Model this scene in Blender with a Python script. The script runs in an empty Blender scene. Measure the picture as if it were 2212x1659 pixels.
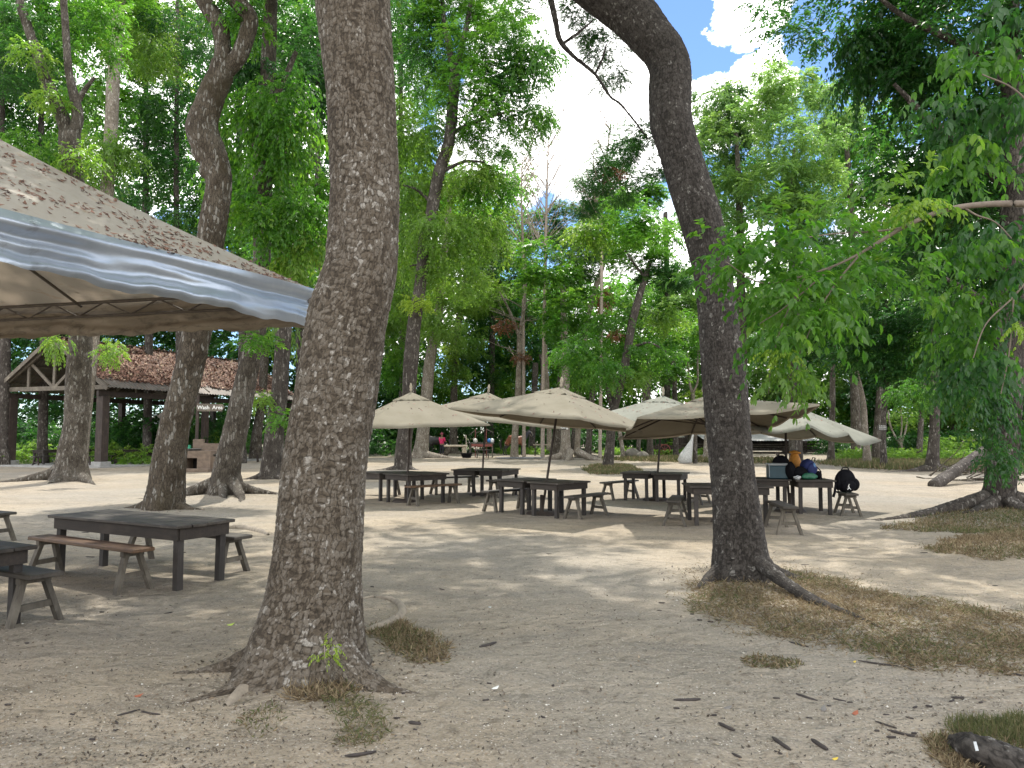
import bpy, math, random
import numpy as np
from mathutils import Vector, Matrix, Euler
R = math.radians
random.seed(7)
rng = np.random.default_rng(11)
SC = bpy.context.scene
COL = SC.collection

# ------------------------------------------------------------------ camera
CAM_H, PITCH, FPX = 1.65, R(3.8), 1642.0
cd = bpy.data.cameras.new('camera'); cam = bpy.data.objects.new('camera', cd); COL.objects.link(cam)
cam.location = (0, 0, CAM_H); cam.rotation_euler = (R(90) + PITCH, 0, 0)
cd.sensor_width = 36.0; cd.lens = 36.0 * FPX / 2212.0; cd.clip_start = 0.05; cd.clip_end = 3000
SC.camera = cam
SC.view_settings.view_transform = 'Standard'; SC.view_settings.look = 'None'
SC.view_settings.exposure = 1.36; SC.view_settings.gamma = 1.0
SC.render.resolution_x = 1024; SC.render.resolution_y = 768
try:
    SC.cycles.max_bounces = 8; SC.cycles.diffuse_bounces = 4; SC.cycles.glossy_bounces = 2
    SC.cycles.transmission_bounces = 5; SC.cycles.transparent_max_bounces = 8
    SC.cycles.caustics_reflective = False; SC.cycles.caustics_refractive = False
    SC.cycles.use_denoising = True
except Exception:
    pass

def ray(u, v):                      # direction of a photo point (2212 x 1659 frame), world axes
    x = (u - 1106) / FPX; y = (829.5 - v) / FPX
    return Vector((x, math.cos(PITCH) - math.sin(PITCH) * y, math.sin(PITCH) + math.cos(PITCH) * y))
def at(u, v, Y):
    d = ray(u, v); s = Y / d.y
    return Vector((d.x * s, Y, CAM_H + d.z * s))
def ground(u, v, z=0.0):
    d = ray(u, v); s = (z - CAM_H) / d.z
    return Vector((d.x * s, d.y * s, z))
def ppm(Y): return FPX / Y          # photo points per metre at a depth

# ------------------------------------------------------------------ sky and sun
SUN_EL, SUN_AZ = R(66), R(12)       # azimuth measured from +Y towards +X
sun_dir = Vector((math.sin(SUN_AZ) * math.cos(SUN_EL), math.cos(SUN_AZ) * math.cos(SUN_EL), math.sin(SUN_EL)))
W = bpy.data.worlds.new('World'); SC.world = W; W.use_nodes = True
nt = W.node_tree; nt.nodes.clear(); N = nt.nodes; L = nt.links
out = N.new('ShaderNodeOutputWorld')
sky = N.new('ShaderNodeTexSky'); sky.sky_type = 'NISHITA'; sky.sun_disc = False
sky.sun_elevation = SUN_EL; sky.sun_rotation = SUN_AZ
sky.air_density = 1.0; sky.dust_density = 0.1; sky.ozone_density = 6.0; sky.altitude = 1200
bg_sky = N.new('ShaderNodeBackground'); bg_sky.inputs['Strength'].default_value = 0.095
L.new(sky.outputs[0], bg_sky.inputs['Color'])
bg_cl = N.new('ShaderNodeBackground'); bg_cl.inputs['Color'].default_value = (1.0, 0.985, 0.96, 1); bg_cl.inputs['Strength'].default_value = 1.5
tc = N.new('ShaderNodeTexCoord')
def wn(op, a, b=None):
    m = N.new('ShaderNodeMath'); m.operation = op
    for i, q in enumerate((a, b)):
        if q is None: continue
        if isinstance(q, (int, float)): m.inputs[i].default_value = q
        else: L.new(q, m.inputs[i])
    return m.outputs[0]
no = N.new('ShaderNodeTexNoise'); no.inputs['Scale'].default_value = 13; no.inputs['Detail'].default_value = 7; no.inputs['Roughness'].default_value = 0.62
L.new(tc.outputs['Generated'], no.inputs['Vector'])
vs = N.new('ShaderNodeVectorMath'); vs.operation = 'SUBTRACT'; L.new(no.outputs['Color'], vs.inputs[0]); vs.inputs[1].default_value = (.5, .5, .5)
vm = N.new('ShaderNodeVectorMath'); vm.operation = 'SCALE'; L.new(vs.outputs[0], vm.inputs[0]); vm.inputs['Scale'].default_value = 0.13
va = N.new('ShaderNodeVectorMath'); va.operation = 'ADD'; L.new(tc.outputs['Generated'], va.inputs[0]); L.new(vm.outputs[0], va.inputs[1])
mask = None
for (u, v, r) in [(1255, 260, 175), (1180, 60, 180), (1100, 300, 150), (1370, 330, 100), (1590, -8, 66), (1655, 22, 66), (1500, 205, 46), (1450, 250, 50), (1645, 165, 58), (1575, 235, 72),
                  (1700, 200, 30), (600, 200, 300), (200, 100, 320), (850, 620, 200), (2000, 560, 200), (1500, 760, 320), (1750, -330, 200), (1050, -300, 260)]:
    d = ray(u, v).normalized()
    ds = N.new('ShaderNodeVectorMath'); ds.operation = 'DISTANCE'; L.new(va.outputs[0], ds.inputs[0]); ds.inputs[1].default_value = d
    mr = N.new('ShaderNodeMapRange'); mr.interpolation_type = 'SMOOTHSTEP'
    mr.inputs['From Min'].default_value = r / FPX * 1.02; mr.inputs['From Max'].default_value = r / FPX * 0.80
    L.new(ds.outputs['Value'], mr.inputs['Value'])
    mask = mr.outputs[0] if mask is None else wn('MAXIMUM', mask, mr.outputs[0])
n2 = N.new('ShaderNodeTexNoise'); n2.inputs['Scale'].default_value = 2.6; n2.inputs['Detail'].default_value = 6; L.new(tc.outputs['Generated'], n2.inputs['Vector'])
mr = N.new('ShaderNodeMapRange'); mr.interpolation_type = 'SMOOTHSTEP'; mr.inputs['From Min'].default_value = .40; mr.inputs['From Max'].default_value = .54
L.new(n2.outputs['Fac'], mr.inputs['Value'])
sx = N.new('ShaderNodeSeparateXYZ'); L.new(tc.outputs['Generated'], sx.inputs[0])
behind = N.new('ShaderNodeMapRange'); behind.inputs['From Min'].default_value = .45; behind.inputs['From Max'].default_value = .1; L.new(sx.outputs['Y'], behind.inputs['Value'])
mask = wn('MAXIMUM', mask, wn('MULTIPLY', mr.outputs[0], behind.outputs[0]))  # unseen clouds behind the camera, added as fill light
mx = N.new('ShaderNodeMixShader'); L.new(mask, mx.inputs[0]); L.new(bg_sky.outputs[0], mx.inputs[1]); L.new(bg_cl.outputs[0], mx.inputs[2])
L.new(mx.outputs[0], out.inputs['Surface'])
sd = bpy.data.lights.new('sun', 'SUN'); sd.energy = 2.6; sd.angle = R(0.55); sd.color = (1.0, 0.95, 0.86)
so = bpy.data.objects.new('sun', sd); COL.objects.link(so); so.location = (0, 0, 60)
so.rotation_euler = sun_dir.to_track_quat('Z', 'Y').to_euler()

# ------------------------------------------------------------------ object helpers
def tag(o, label=None, cat=None, group=None, kind=None):
    if label: o['label'] = label
    if cat: o['category'] = cat
    if group: o['group'] = group
    if kind: o['kind'] = kind
    return o
def empty(name, loc, label, cat, group=None, rz=0.0):
    o = bpy.data.objects.new(name, None); COL.objects.link(o); o.empty_display_size = 0.2
    o.location = loc; o.rotation_euler = (0, 0, rz)
    return tag(o, label, cat, group)
def link(name, me, parent=None, loc=None):
    o = bpy.data.objects.new(name, me); COL.objects.link(o)
    if parent is not None: o.parent = parent
    if loc is not None: o.location = loc
    return o
def kids(o): return [c for c in bpy.data.objects if c.parent == o]
def copy_tree(o, parent=None):
    c = o.copy(); COL.objects.link(c); c.parent = parent
    for k in list(o.children): copy_tree(k, c)
    return c
def np_mesh(name, V, F, mat=None, smooth=False, attrs=None):
    V = np.asarray(V, dtype=np.float32); F = np.asarray(F, dtype=np.int32); k = F.shape[1]
    me = bpy.data.meshes.new(name)
    me.vertices.add(len(V)); me.vertices.foreach_set('co', V.ravel())
    me.loops.add(F.size); me.loops.foreach_set('vertex_index', F.ravel())
    me.polygons.add(len(F)); me.polygons.foreach_set('loop_start', np.arange(0, F.size, k, dtype=np.int32))
    if smooth: me.polygons.foreach_set('use_smooth', np.ones(len(F), dtype=bool))
    me.update(calc_edges=True)
    for n, a in (attrs or {}).items():
        at_ = me.attributes.new(n, 'FLOAT', 'POINT'); at_.data.foreach_set('value', np.asarray(a, dtype=np.float32))
    if mat: me.materials.append(mat)
    return me

class MB:
    """collects boxes, bars, tubes and lathes, builds ONE mesh"""
    def __init__(s): s.v = []; s.f = []; s.sm = []
    def add(s, verts, faces, smooth=False, M=None):
        b = len(s.v)
        for p in verts: s.v.append(tuple(M @ Vector(p)) if M else tuple(p))
        for f in faces: s.f.append(tuple(b + i for i in f)); s.sm.append(smooth)
    def box(s, c, d, M=None, bev=0.0):
        x, y, z = d[0] / 2, d[1] / 2, d[2] / 2
        if bev <= 0:
            vs = [(c[0] + a * x, c[1] + b * y, c[2] + e * z) for a in (-1, 1) for b in (-1, 1) for e in (-1, 1)]
            s.add(vs, [(0, 1, 3, 2), (4, 6, 7, 5), (0, 4, 5, 1), (2, 3, 7, 6), (0, 2, 6, 4), (1, 5, 7, 3)], False, M); return
        # chamfered top/bottom: octagonal profile in plan + two rings
        q = min(bev, x * .9, y * .9, z * .9)
        def ring(k, zz): return [(c[0] - x + k, c[1] - y + k, zz), (c[0] + x - k, c[1] - y + k, zz), (c[0] + x - k, c[1] + y - k, zz), (c[0] - x + k, c[1] + y - k, zz)]
        rs = [ring(q, c[2] - z), ring(0, c[2] - z + q), ring(0, c[2] + z - q), ring(q, c[2] + z)]
        vs = [p for r_ in rs for p in r_]
        fs = [(3, 2, 1, 0), (12, 13, 14, 15)]
        for k in range(3):
            for i in range(4):
                j = (i + 1) % 4; fs.append((4 * k + i, 4 * k + j, 4 * k + 4 + j, 4 * k + 4 + i))
        s.add(vs, fs, False, M)
    def bar(s, p0, p1, w, d, side=None, M=None):
        p0, p1 = Vector(p0), Vector(p1); t = (p1 - p0).normalized()
        a = Vector(side) if side else (Vector((0, 1, 0)) if abs(t.y) < .9 else Vector((1, 0, 0)))
        a = (a - t * a.dot(t)).normalized(); b = t.cross(a)
        vs = []
        for p in (p0, p1):
            for i, j in ((-1, -1), (1, -1), (1, 1), (-1, 1)): vs.append(p + a * i * w / 2 + b * j * d / 2)
        s.add(vs, [(3, 2, 1, 0), (4, 5, 6, 7), (0, 1, 5, 4), (1, 2, 6, 5), (2, 3, 7, 6), (3, 0, 4, 7)], False, M)
    def tube(s, pts, rad, n=8, cap=True, M=None, ecc=1.0):
        pts = [Vector(p) for p in pts]; m = len(pts)
        rad = [rad] * m if isinstance(rad, (int, float)) else rad
        vs, fs = [], []; a = None
        for i, p in enumerate(pts):
            t = (pts[min(i + 1, m - 1)] - pts[max(i - 1, 0)]).normalized()
            if a is None: a = t.orthogonal().normalized()
            a = (a - t * a.dot(t)).normalized(); b = t.cross(a)
            for k in range(n):
                th = 2 * math.pi * k / n; vs.append(p + (a * math.cos(th) + b * math.sin(th) * ecc) * rad[i])
        for i in range(m - 1):
            for k in range(n):
                j = (k + 1) % n; fs.append((i * n + k, i * n + j, (i + 1) * n + j, (i + 1) * n + k))
        s.add(vs, fs, True, M)
        if cap: s.add(vs[:n], [tuple(range(n - 1, -1, -1))], False, M); s.add(vs[-n:], [tuple(range(n))], False, M)
    def lathe(s, prof, n=16, c=(0, 0, 0), M=None):
        vs, fs = [], []
        for r, z in prof:
            for k in range(n):
                th = 2 * math.pi * k / n; vs.append((c[0] + r * math.cos(th), c[1] + r * math.sin(th), c[2] + z))
        for i in range(len(prof) - 1):
            for k in range(n):
                j = (k + 1) % n; fs.append((i * n + k, i * n + j, (i + 1) * n + j, (i + 1) * n + k))
        s.add(vs, fs, True, M)
    def blob(s, c, r, n=16, m=10, amp=0.0, seed=0, M=None, flat=-9):
        rs = random.Random(seed); ph = [rs.uniform(0, 6.28) for _ in range(6)]
        vs, fs = [], []
        for i in range(m + 1):
            la = math.pi * i / m
            for k in range(n):
                lo = 2 * math.pi * k / n
                q = 1 + amp * (math.sin(2 * lo + ph[0]) * math.sin(la) + .6 * math.sin(3 * lo + 2 * la + ph[1]) + .5 * math.sin(5 * lo - 3 * la + ph[2]) * math.sin(la) + .5 * math.cos(4 * la + ph[3]))
                vs.append((c[0] + r[0] * q * math.sin(la) * math.cos(lo), c[1] + r[1] * q * math.sin(la) * math.sin(lo), max(c[2] + r[2] * q * math.cos(la), flat)))
        for i in range(m):
            for k in range(n):
                j = (k + 1) % n; fs.append((i * n + k, (i + 1) * n + k, (i + 1) * n + j, i * n + j))
        s.add(vs, fs, True, M)
    def mesh(s, name, mat):
        me = bpy.data.meshes.new(name); me.from_pydata(s.v, [], s.f)
        me.polygons.foreach_set('use_smooth', s.sm); me.update()
        if mat: me.materials.append(mat)
        return me
    def build(s, name, mat, parent=None, loc=None): return link(name, s.mesh(name, mat), parent, loc)

# ------------------------------------------------------------------ materials
def newmat(name):
    m = bpy.data.materials.new(name); m.use_nodes = True; t = m.node_tree; t.nodes.clear()
    o = t.nodes.new('ShaderNodeOutputMaterial'); b = t.nodes.new('ShaderNodeBsdfPrincipled'); t.links.new(b.outputs[0], o.inputs[0])
    return m, t, b, o
def nd(t, typ, **kw):
    n = t.nodes.new(typ)
    for k, v in kw.items():
        if k in n.inputs: n.inputs[k].default_value = v
        else: setattr(n, k, v)
    return n
def coords(t, kind='Object', scale=(1, 1, 1)):
    c = t.nodes.new('ShaderNodeTexCoord'); mp = t.nodes.new('ShaderNodeMapping'); mp.inputs['Scale'].default_value = scale
    t.links.new(c.outputs[kind], mp.inputs['Vector']); return mp.outputs[0]
def world_pos(t, scale=(1, 1, 1)):
    c = t.nodes.new('ShaderNodeNewGeometry'); mp = t.nodes.new('ShaderNodeMapping'); mp.inputs['Scale'].default_value = scale
    t.links.new(c.outputs['Position'], mp.inputs['Vector']); return mp.outputs[0]
def noise(t, vec, scale, detail=5, rough=.55, dist=0.0):
    n = nd(t, 'ShaderNodeTexNoise'); n.inputs['Scale'].default_value = scale; n.inputs['Detail'].default_value = detail
    n.inputs['Roughness'].default_value = rough; n.inputs['Distortion'].default_value = dist; t.links.new(vec, n.inputs['Vector']); return n.outputs['Fac']
def ramp(t, fac, stops):
    r = t.nodes.new('ShaderNodeValToRGB'); e = r.color_ramp.elements
    while len(e) > 1: e.remove(e[-1])
    e[0].position = stops[0][0]; e[0].color = tuple(stops[0][1]) + (1,)
    for p, c in stops[1:]:
        q = e.new(p); q.color = tuple(c) + (1,)
    t.links.new(fac, r.inputs[0]); return r.outputs[0]
def val(t, fac, a, b, c=0.0, d=1.0):
    m = t.nodes.new('ShaderNodeMapRange'); m.inputs['From Min'].default_value = a; m.inputs['From Max'].default_value = b
    m.inputs['To Min'].default_value = c; m.inputs['To Max'].default_value = d; t.links.new(fac, m.inputs['Value']); return m.outputs[0]
def mixc(t, f, a, b, mode='MIX'):
    m = t.nodes.new('ShaderNodeMix'); m.data_type = 'RGBA'; m.blend_type = mode
    for k, q in ((0, f), (6, a), (7, b)):
        if isinstance(q, (int, float)): m.inputs[k].default_value = q
        elif isinstance(q, tuple): m.inputs[k].default_value = q if len(q) == 4 else q + (1,)
        else: t.links.new(q, m.inputs[k])
    return m.outputs[2]
def mth(t, op, a, b=0.0):
    m = t.nodes.new('ShaderNodeMath'); m.operation = op
    for k, q in ((0, a), (1, b)):
        if isinstance(q, (int, float)): m.inputs[k].default_value = q
        else: t.links.new(q, m.inputs[k])
    return m.outputs[0]
def bump(t, b, h, strength=.5, dist=.01):
    n = t.nodes.new('ShaderNodeBump'); n.inputs['Strength'].default_value = strength; n.inputs['Distance'].default_value = dist
    t.links.new(h, n.inputs['Height']); t.links.new(n.outputs[0], b.inputs['Normal'])
def attr(t, name):
    a = t.nodes.new('ShaderNodeAttribute'); a.attribute_name = name; return a.outputs['Fac']
def obj_random(t):
    return t.nodes.new('ShaderNodeObjectInfo').outputs['Random']

def wood(name, c1, c2, c3, grain=(3, 40, 40), rough=.75, bs=.35):
    m, t, b, o = newmat(name); v = coords(t, 'Object', grain)
    n1 = noise(t, v, 1.0, 6, .6, .6); v2 = coords(t, 'Object', (1, 1, 1)); n2 = noise(t, v2, 3.5, 5, .6)
    c = mixc(t, val(t, n1, .35, .68), c1, c2); c = mixc(t, val(t, n2, .52, .72), c, c3)
    r = obj_random(t); hsv = nd(t, 'ShaderNodeHueSaturation'); t.links.new(c, hsv.inputs['Color']); t.links.new(val(t, r, 0, 1, .75, 1.3), hsv.inputs['Value'])
    t.links.new(hsv.outputs[0], b.inputs['Base Color']); b.inputs['Roughness'].default_value = rough
    bump(t, b, n1, bs, .006); return m
M_TOP = wood('wood_table_top', (.020, .0155, .0118), (.040, .0315, .0245), (.070, .060, .048), (4, 34, 34), .6)
M_APRON = wood('wood_apron', (.018, .0135, .0105), (.034, .025, .019), (.048, .037, .029))
M_LEG = wood('wood_table_leg', (.020, .0165, .0145), (.038, .032, .0285), (.052, .045, .040), (40, 40, 3))
M_BENCH = wood('wood_bench_seat', (0.0262, 0.0215, 0.0168), (0.0514, 0.0430, 0.0336), (0.0788, 0.0693, 0.0567), (4, 36, 36), .65)
M_BENCHB = wood('wood_bench_brown', (0.0680, 0.0360, 0.0176), (0.1200, 0.0656, 0.0320), (0.1600, 0.0960, 0.0520), (4, 36, 36), .55)
M_BLEG = wood('wood_bench_leg', (0.0528, 0.0444, 0.0336), (0.0990, 0.0852, 0.0660), (0.1320, 0.1170, 0.0930), (40, 40, 3))
M_TIMBER = wood('wood_timber', (.065, .054, .042), (.11, .092, .070), (.15, .13, .10), (8, 8, 8))
M_POST = wood('wood_post_dark', (.020, .013, .010), (.042, .028, .022), (.060, .042, .032), (30, 30, 2))
M_POLE = wood('wood_pole', (.030, .022, .018), (.055, .040, .030), (.07, .055, .045), (30, 30, 3))
M_PALE = wood('wood_pale', (.28, .24, .18), (.42, .37, .29), (.48, .43, .35), (8, 8, 8))

def plain(name, c, rough=.6, var=.25, scale=8, bs=.15, metal=0.0, spec=None):
    m, t, b, o = newmat(name); v = coords(t)
    n1 = noise(t, v, scale, 5, .6)
    c2 = tuple(x * (1 - var) for x in c); c3 = tuple(min(1, x * (1 + var)) for x in c)
    t.links.new(mixc(t, val(t, n1, .3, .7), c2, c3), b.inputs['Base Color'])
    b.inputs['Roughness'].default_value = rough; b.inputs['Metallic'].default_value = metal
    if spec is not None: b.inputs['Specular IOR Level'].default_value = spec
    if bs: bump(t, b, noise(t, v, scale * 5, 4), bs, .004)
    return m

def bark(name, dark, mid, pale, flake, vscale=(22, 22, 7), moss=None, b_dist=.02, flake_at=.80):
    m, t, b, o = newmat(name); v = coords(t, 'Object', vscale); raw = coords(t)
    w = nd(t, 'ShaderNodeTexNoise'); w.inputs['Scale'].default_value = .8; w.inputs['Detail'].default_value = 4; t.links.new(v, w.inputs['Vector'])
    add = nd(t, 'ShaderNodeVectorMath', operation='ADD'); t.links.new(v, add.inputs[0])
    sc_ = nd(t, 'ShaderNodeVectorMath', operation='SCALE'); sc_.inputs['Scale'].default_value = 1.6; t.links.new(w.outputs['Color'], sc_.inputs[0]); t.links.new(sc_.outputs[0], add.inputs[1])
    vo = nd(t, 'ShaderNodeTexVoronoi', feature='F1'); vo.inputs['Scale'].default_value = 1.0; t.links.new(add.outputs[0], vo.inputs['Vector'])
    ve = nd(t, 'ShaderNodeTexVoronoi', feature='DISTANCE_TO_EDGE'); ve.inputs['Scale'].default_value = 1.0; t.links.new(add.outputs[0], ve.inputs['Vector'])
    cr = nd(t, 'ShaderNodeSeparateColor'); t.links.new(vo.outputs['Color'], cr.inputs[0])
    big = noise(t, raw, 2.2, 5, .6); fine = noise(t, raw, 45, 5, .65)
    c = mixc(t, val(t, cr.outputs[0], 0, 1), dark, mid); c = mixc(t, val(t, big, .42, .66), c, pale)
    c = mixc(t, val(t, mth(t, 'ADD', cr.outputs[1], mth(t, 'MULTIPLY', mth(t, 'SUBTRACT', big, .5), .5)), flake_at, flake_at + .06), c, flake)
    c = mixc(t, val(t, fine, .35, .75, 0, .45), c, dark)
    c = mixc(t, val(t, ve.outputs['Distance'], .0, .10, .75, 0), c, tuple(x * .35 for x in dark))
    if moss: c = mixc(t, val(t, noise(t, raw, 1.3, 6, .65), .52, .68, 0, .8), c, moss)
    t.links.new(c, b.inputs['Base Color']); b.inputs['Roughness'].default_value = .9; b.inputs['Specular IOR Level'].default_value = .25
    h = mth(t, 'ADD', mth(t, 'MULTIPLY', val(t, ve.outputs['Distance'], 0, .16), .6), mth(t, 'ADD', mth(t, 'MULTIPLY', cr.outputs[0], .4), mth(t, 'MULTIPLY', fine, .35)))
    bump(t, b, h, .9, b_dist); return m
M_BARK = bark('bark_grey', (.042, .034, .026), (.096, .081, .064), (.145, .127, .106), (.22, .205, .18), flake_at=.84)
M_BARKD = bark('bark_dark', (.035, .029, .025), (.075, .063, .054), (.11, .096, .084), (.22, .20, .18), flake_at=.86)
M_BARKM = bark('bark_mossy', (.042, .032, .022), (.088, .070, .052), (.122, .103, .081), (.25, .235, .21), flake_at=.84, moss=(.045, .034, .018))
M_BARKP = bark('bark_pale', (.15, .125, .098), (.26, .225, .18), (.33, .29, .24), (.40, .37, .32))
M_TWIG = plain('bare_twig', (.30, .25, .21), .9, .3, 10, 0)
M_ROOT = plain('root_pale', (.24, .205, .16), .9, .3, 12, .6)

def hero_bark(name, dark, mid, grey, flake, cut=.86):
    m, t, b, o = newmat(name); raw = coords(t); ti = attr(t, 'tint'); ed = attr(t, 'edge')
    big = noise(t, raw, 1.7, 6, .62); med = noise(t, raw, 7, 5, .65); fine = noise(t, raw, 75, 6, .7); st = noise(t, coords(t, 'Object', (90, 90, 16)), 1.0, 4, .6)
    f = mth(t, 'ADD', ti, mth(t, 'ADD', mth(t, 'MULTIPLY', mth(t, 'SUBTRACT', big, .5), .7), mth(t, 'MULTIPLY', mth(t, 'SUBTRACT', med, .5), .7)))
    c = ramp(t, f, [(.15, dark), (.40, mid), (.62, grey), (cut - .06, grey), (cut, flake)])
    c = mixc(t, val(t, fine, .42, .70, 0, .55), c, dark); c = mixc(t, val(t, st, .5, .74, 0, .4), c, mid)
    c = mixc(t, val(t, ed, 0, .15, .9, 0), c, tuple(x * .4 for x in dark))  # plate edges and cracks darkened in colour, standing in for crevice shade
    t.links.new(c, b.inputs['Base Color']); b.inputs['Roughness'].default_value = .88; b.inputs['Specular IOR Level'].default_value = .3
    bump(t, b, mth(t, 'ADD', fine, mth(t, 'MULTIPLY', st, .9)), .7, .008); return m
M_HERO1 = hero_bark('bark_flaky_brown', (.040, .031, .022), (.094, .075, .055), (.145, .125, .102), (.30, .28, .25), .86)
M_HERO2 = hero_bark('bark_flaky_dark', (.018, .015, .013), (.042, .036, .031), (.066, .058, .052), (.19, .18, .165), .90)

def leafmat(name, a, bcol, young, tr, tr_y, tmix=.42, rough=.42):
    m, t, b, o = newmat(name); ti = attr(t, 'tint'); r = obj_random(t)
    c = mixc(t, val(t, ti, 0, .75), a, bcol); c = mixc(t, val(t, ti, .84, 1.0), c, young)
    hsv = nd(t, 'ShaderNodeHueSaturation'); t.links.new(c, hsv.inputs['Color'])
    t.links.new(val(t, r, 0, 1, .485, .512), hsv.inputs['Hue']); t.links.new(val(t, r, 0, 1, 1.2, .8), hsv.inputs['Value'])
    t.links.new(hsv.outputs[0], b.inputs['Base Color']); b.inputs['Roughness'].default_value = rough; b.inputs['Specular IOR Level'].default_value = .45
    tl = nd(t, 'ShaderNodeBsdfTranslucent'); c2 = mixc(t, val(t, ti, .3, 1), tr, tr_y); t.links.new(c2, tl.inputs[0])
    mxs = nd(t, 'ShaderNodeMixShader'); mxs.inputs[0].default_value = tmix
    t.links.new(b.outputs[0], mxs.inputs[1]); t.links.new(tl.outputs[0], mxs.inputs[2]); t.links.new(mxs.outputs[0], o.inputs[0]); return m
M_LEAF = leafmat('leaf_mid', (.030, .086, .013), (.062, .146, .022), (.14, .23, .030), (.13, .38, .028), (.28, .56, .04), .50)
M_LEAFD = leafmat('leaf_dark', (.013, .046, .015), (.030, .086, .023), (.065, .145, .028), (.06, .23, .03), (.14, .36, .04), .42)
M_LEAFL = leafmat('leaf_light', (.070, .135, .026), (.11, .195, .038), (.18, .28, .045), (.22, .45, .04), (.38, .58, .06), .5)  # lighter leaf copy; in the crowns sunlit glow is put into the colour
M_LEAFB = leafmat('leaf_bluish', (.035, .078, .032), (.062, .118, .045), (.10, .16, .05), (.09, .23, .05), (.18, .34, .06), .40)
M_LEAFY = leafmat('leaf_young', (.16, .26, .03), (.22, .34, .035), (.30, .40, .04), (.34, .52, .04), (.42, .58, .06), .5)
M_LEAFP = leafmat('leaf_sunlit_pale', (.085, .165, .055), (.12, .215, .065), (.17, .27, .06), (.24, .46, .085), (.36, .56, .09), .5)  # paler leaf copy: sunlight and haze on the back trees put into the colour
M_RUST = leafmat('leaf_rust', (.14, .060, .028), (.22, .10, .05), (.28, .15, .07), (.22, .09, .04), (.30, .14, .06), .3)
def grassmat():
    m, t, b, o = newmat('grass_dry'); ti = attr(t, 'tint')
    c = ramp(t, ti, [(0, (.11, .078, .046)), (.3, (.19, .14, .082)), (.58, (.33, .265, .165)), (.72, (.14, .135, .060)), (1, (.075, .10, .036))])
    t.links.new(c, b.inputs['Base Color']); b.inputs['Roughness'].default_value = .7; b.inputs['Specular IOR Level'].default_value = .2
    tl = nd(t, 'ShaderNodeBsdfTranslucent'); t.links.new(c, tl.inputs[0]); mxs = nd(t, 'ShaderNodeMixShader'); mxs.inputs[0].default_value = .3
    t.links.new(b.outputs[0], mxs.inputs[1]); t.links.new(tl.outputs[0], mxs.inputs[2]); t.links.new(mxs.outputs[0], o.inputs[0]); return m
M_GRASS = grassmat()
def littermat():
    m, t, b, o = newmat('dry_leaves'); ti = attr(t, 'tint')
    c = ramp(t, ti, [(0, (.055, .028, .020)), (.35, (.13, .062, .042)), (.6, (.20, .10, .068)), (.85, (.29, .17, .12)), (1, (.42, .32, .22))])
    t.links.new(c, b.inputs['Base Color']); b.inputs['Roughness'].default_value = .7; return m
M_LITTER = littermat()
# ------------------------------------------------------------------ ground
MOUNDS = [(-1.46, 5.43, .05, .8), (2.7, 8.8, .06, .9), (9.9, 15.4, .16, 1.9), (7.6, 11.2, .15, 1.1), (-7.6, 20.3, .10, 1.4), (-15.6, 27, .14, 1.8), (4.6, 37, .12, 2.0), (3.3, 4.0, .08, .6)]
def gz(x, y):
    x = np.asarray(x, dtype=float); y = np.asarray(y, dtype=float)
    z = .012 * np.sin(x * .9 + 1.3) * np.sin(y * .7 + .4) + .008 * np.sin(x * 2.3 + y * 1.7) + .006 * np.sin(y * 3.1 - x * 1.1 + 2)
    for mx_, my_, h, s in MOUNDS: z = z + h * np.exp(-((x - mx_) ** 2 + (y - my_) ** 2) / (2 * (s * .6) ** 2))
    return z
def gz1(x, y): return float(gz(x, y))
def graded(a, b, fine_a, fine_b, step, grow):
    out_ = list(np.arange(fine_a, fine_b, step)); s = step; p = out_[-1]
    while p < b: s *= grow; p += s; out_.append(p)
    s = step; p = out_[0]; pre = []
    while p > a: s *= grow; p -= s; pre.append(p)
    return np.array(pre[::-1] + out_)
gx = graded(-500, 500, -9, 11, .09, 1.07); gy = graded(-60, 900, 2.2, 20, .09, 1.06)
GX, GY = np.meshgrid(gx, gy); nz = gz(GX, GY)
nz += (.006 * np.sin(GX * 7.1 + np.sin(GY * 5.3) * 2) * np.sin(GY * 6.3 + GX * 1.7))
nx_, ny_ = len(gx), len(gy)
V = np.stack([GX.ravel(), GY.ravel(), nz.ravel()], 1)
ii = (np.arange(ny_ - 1)[:, None] * nx_ + np.arange(nx_ - 1)[None, :]).ravel()
F = np.stack([ii, ii + 1, ii + 1 + nx_, ii + nx_], 1)
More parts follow.
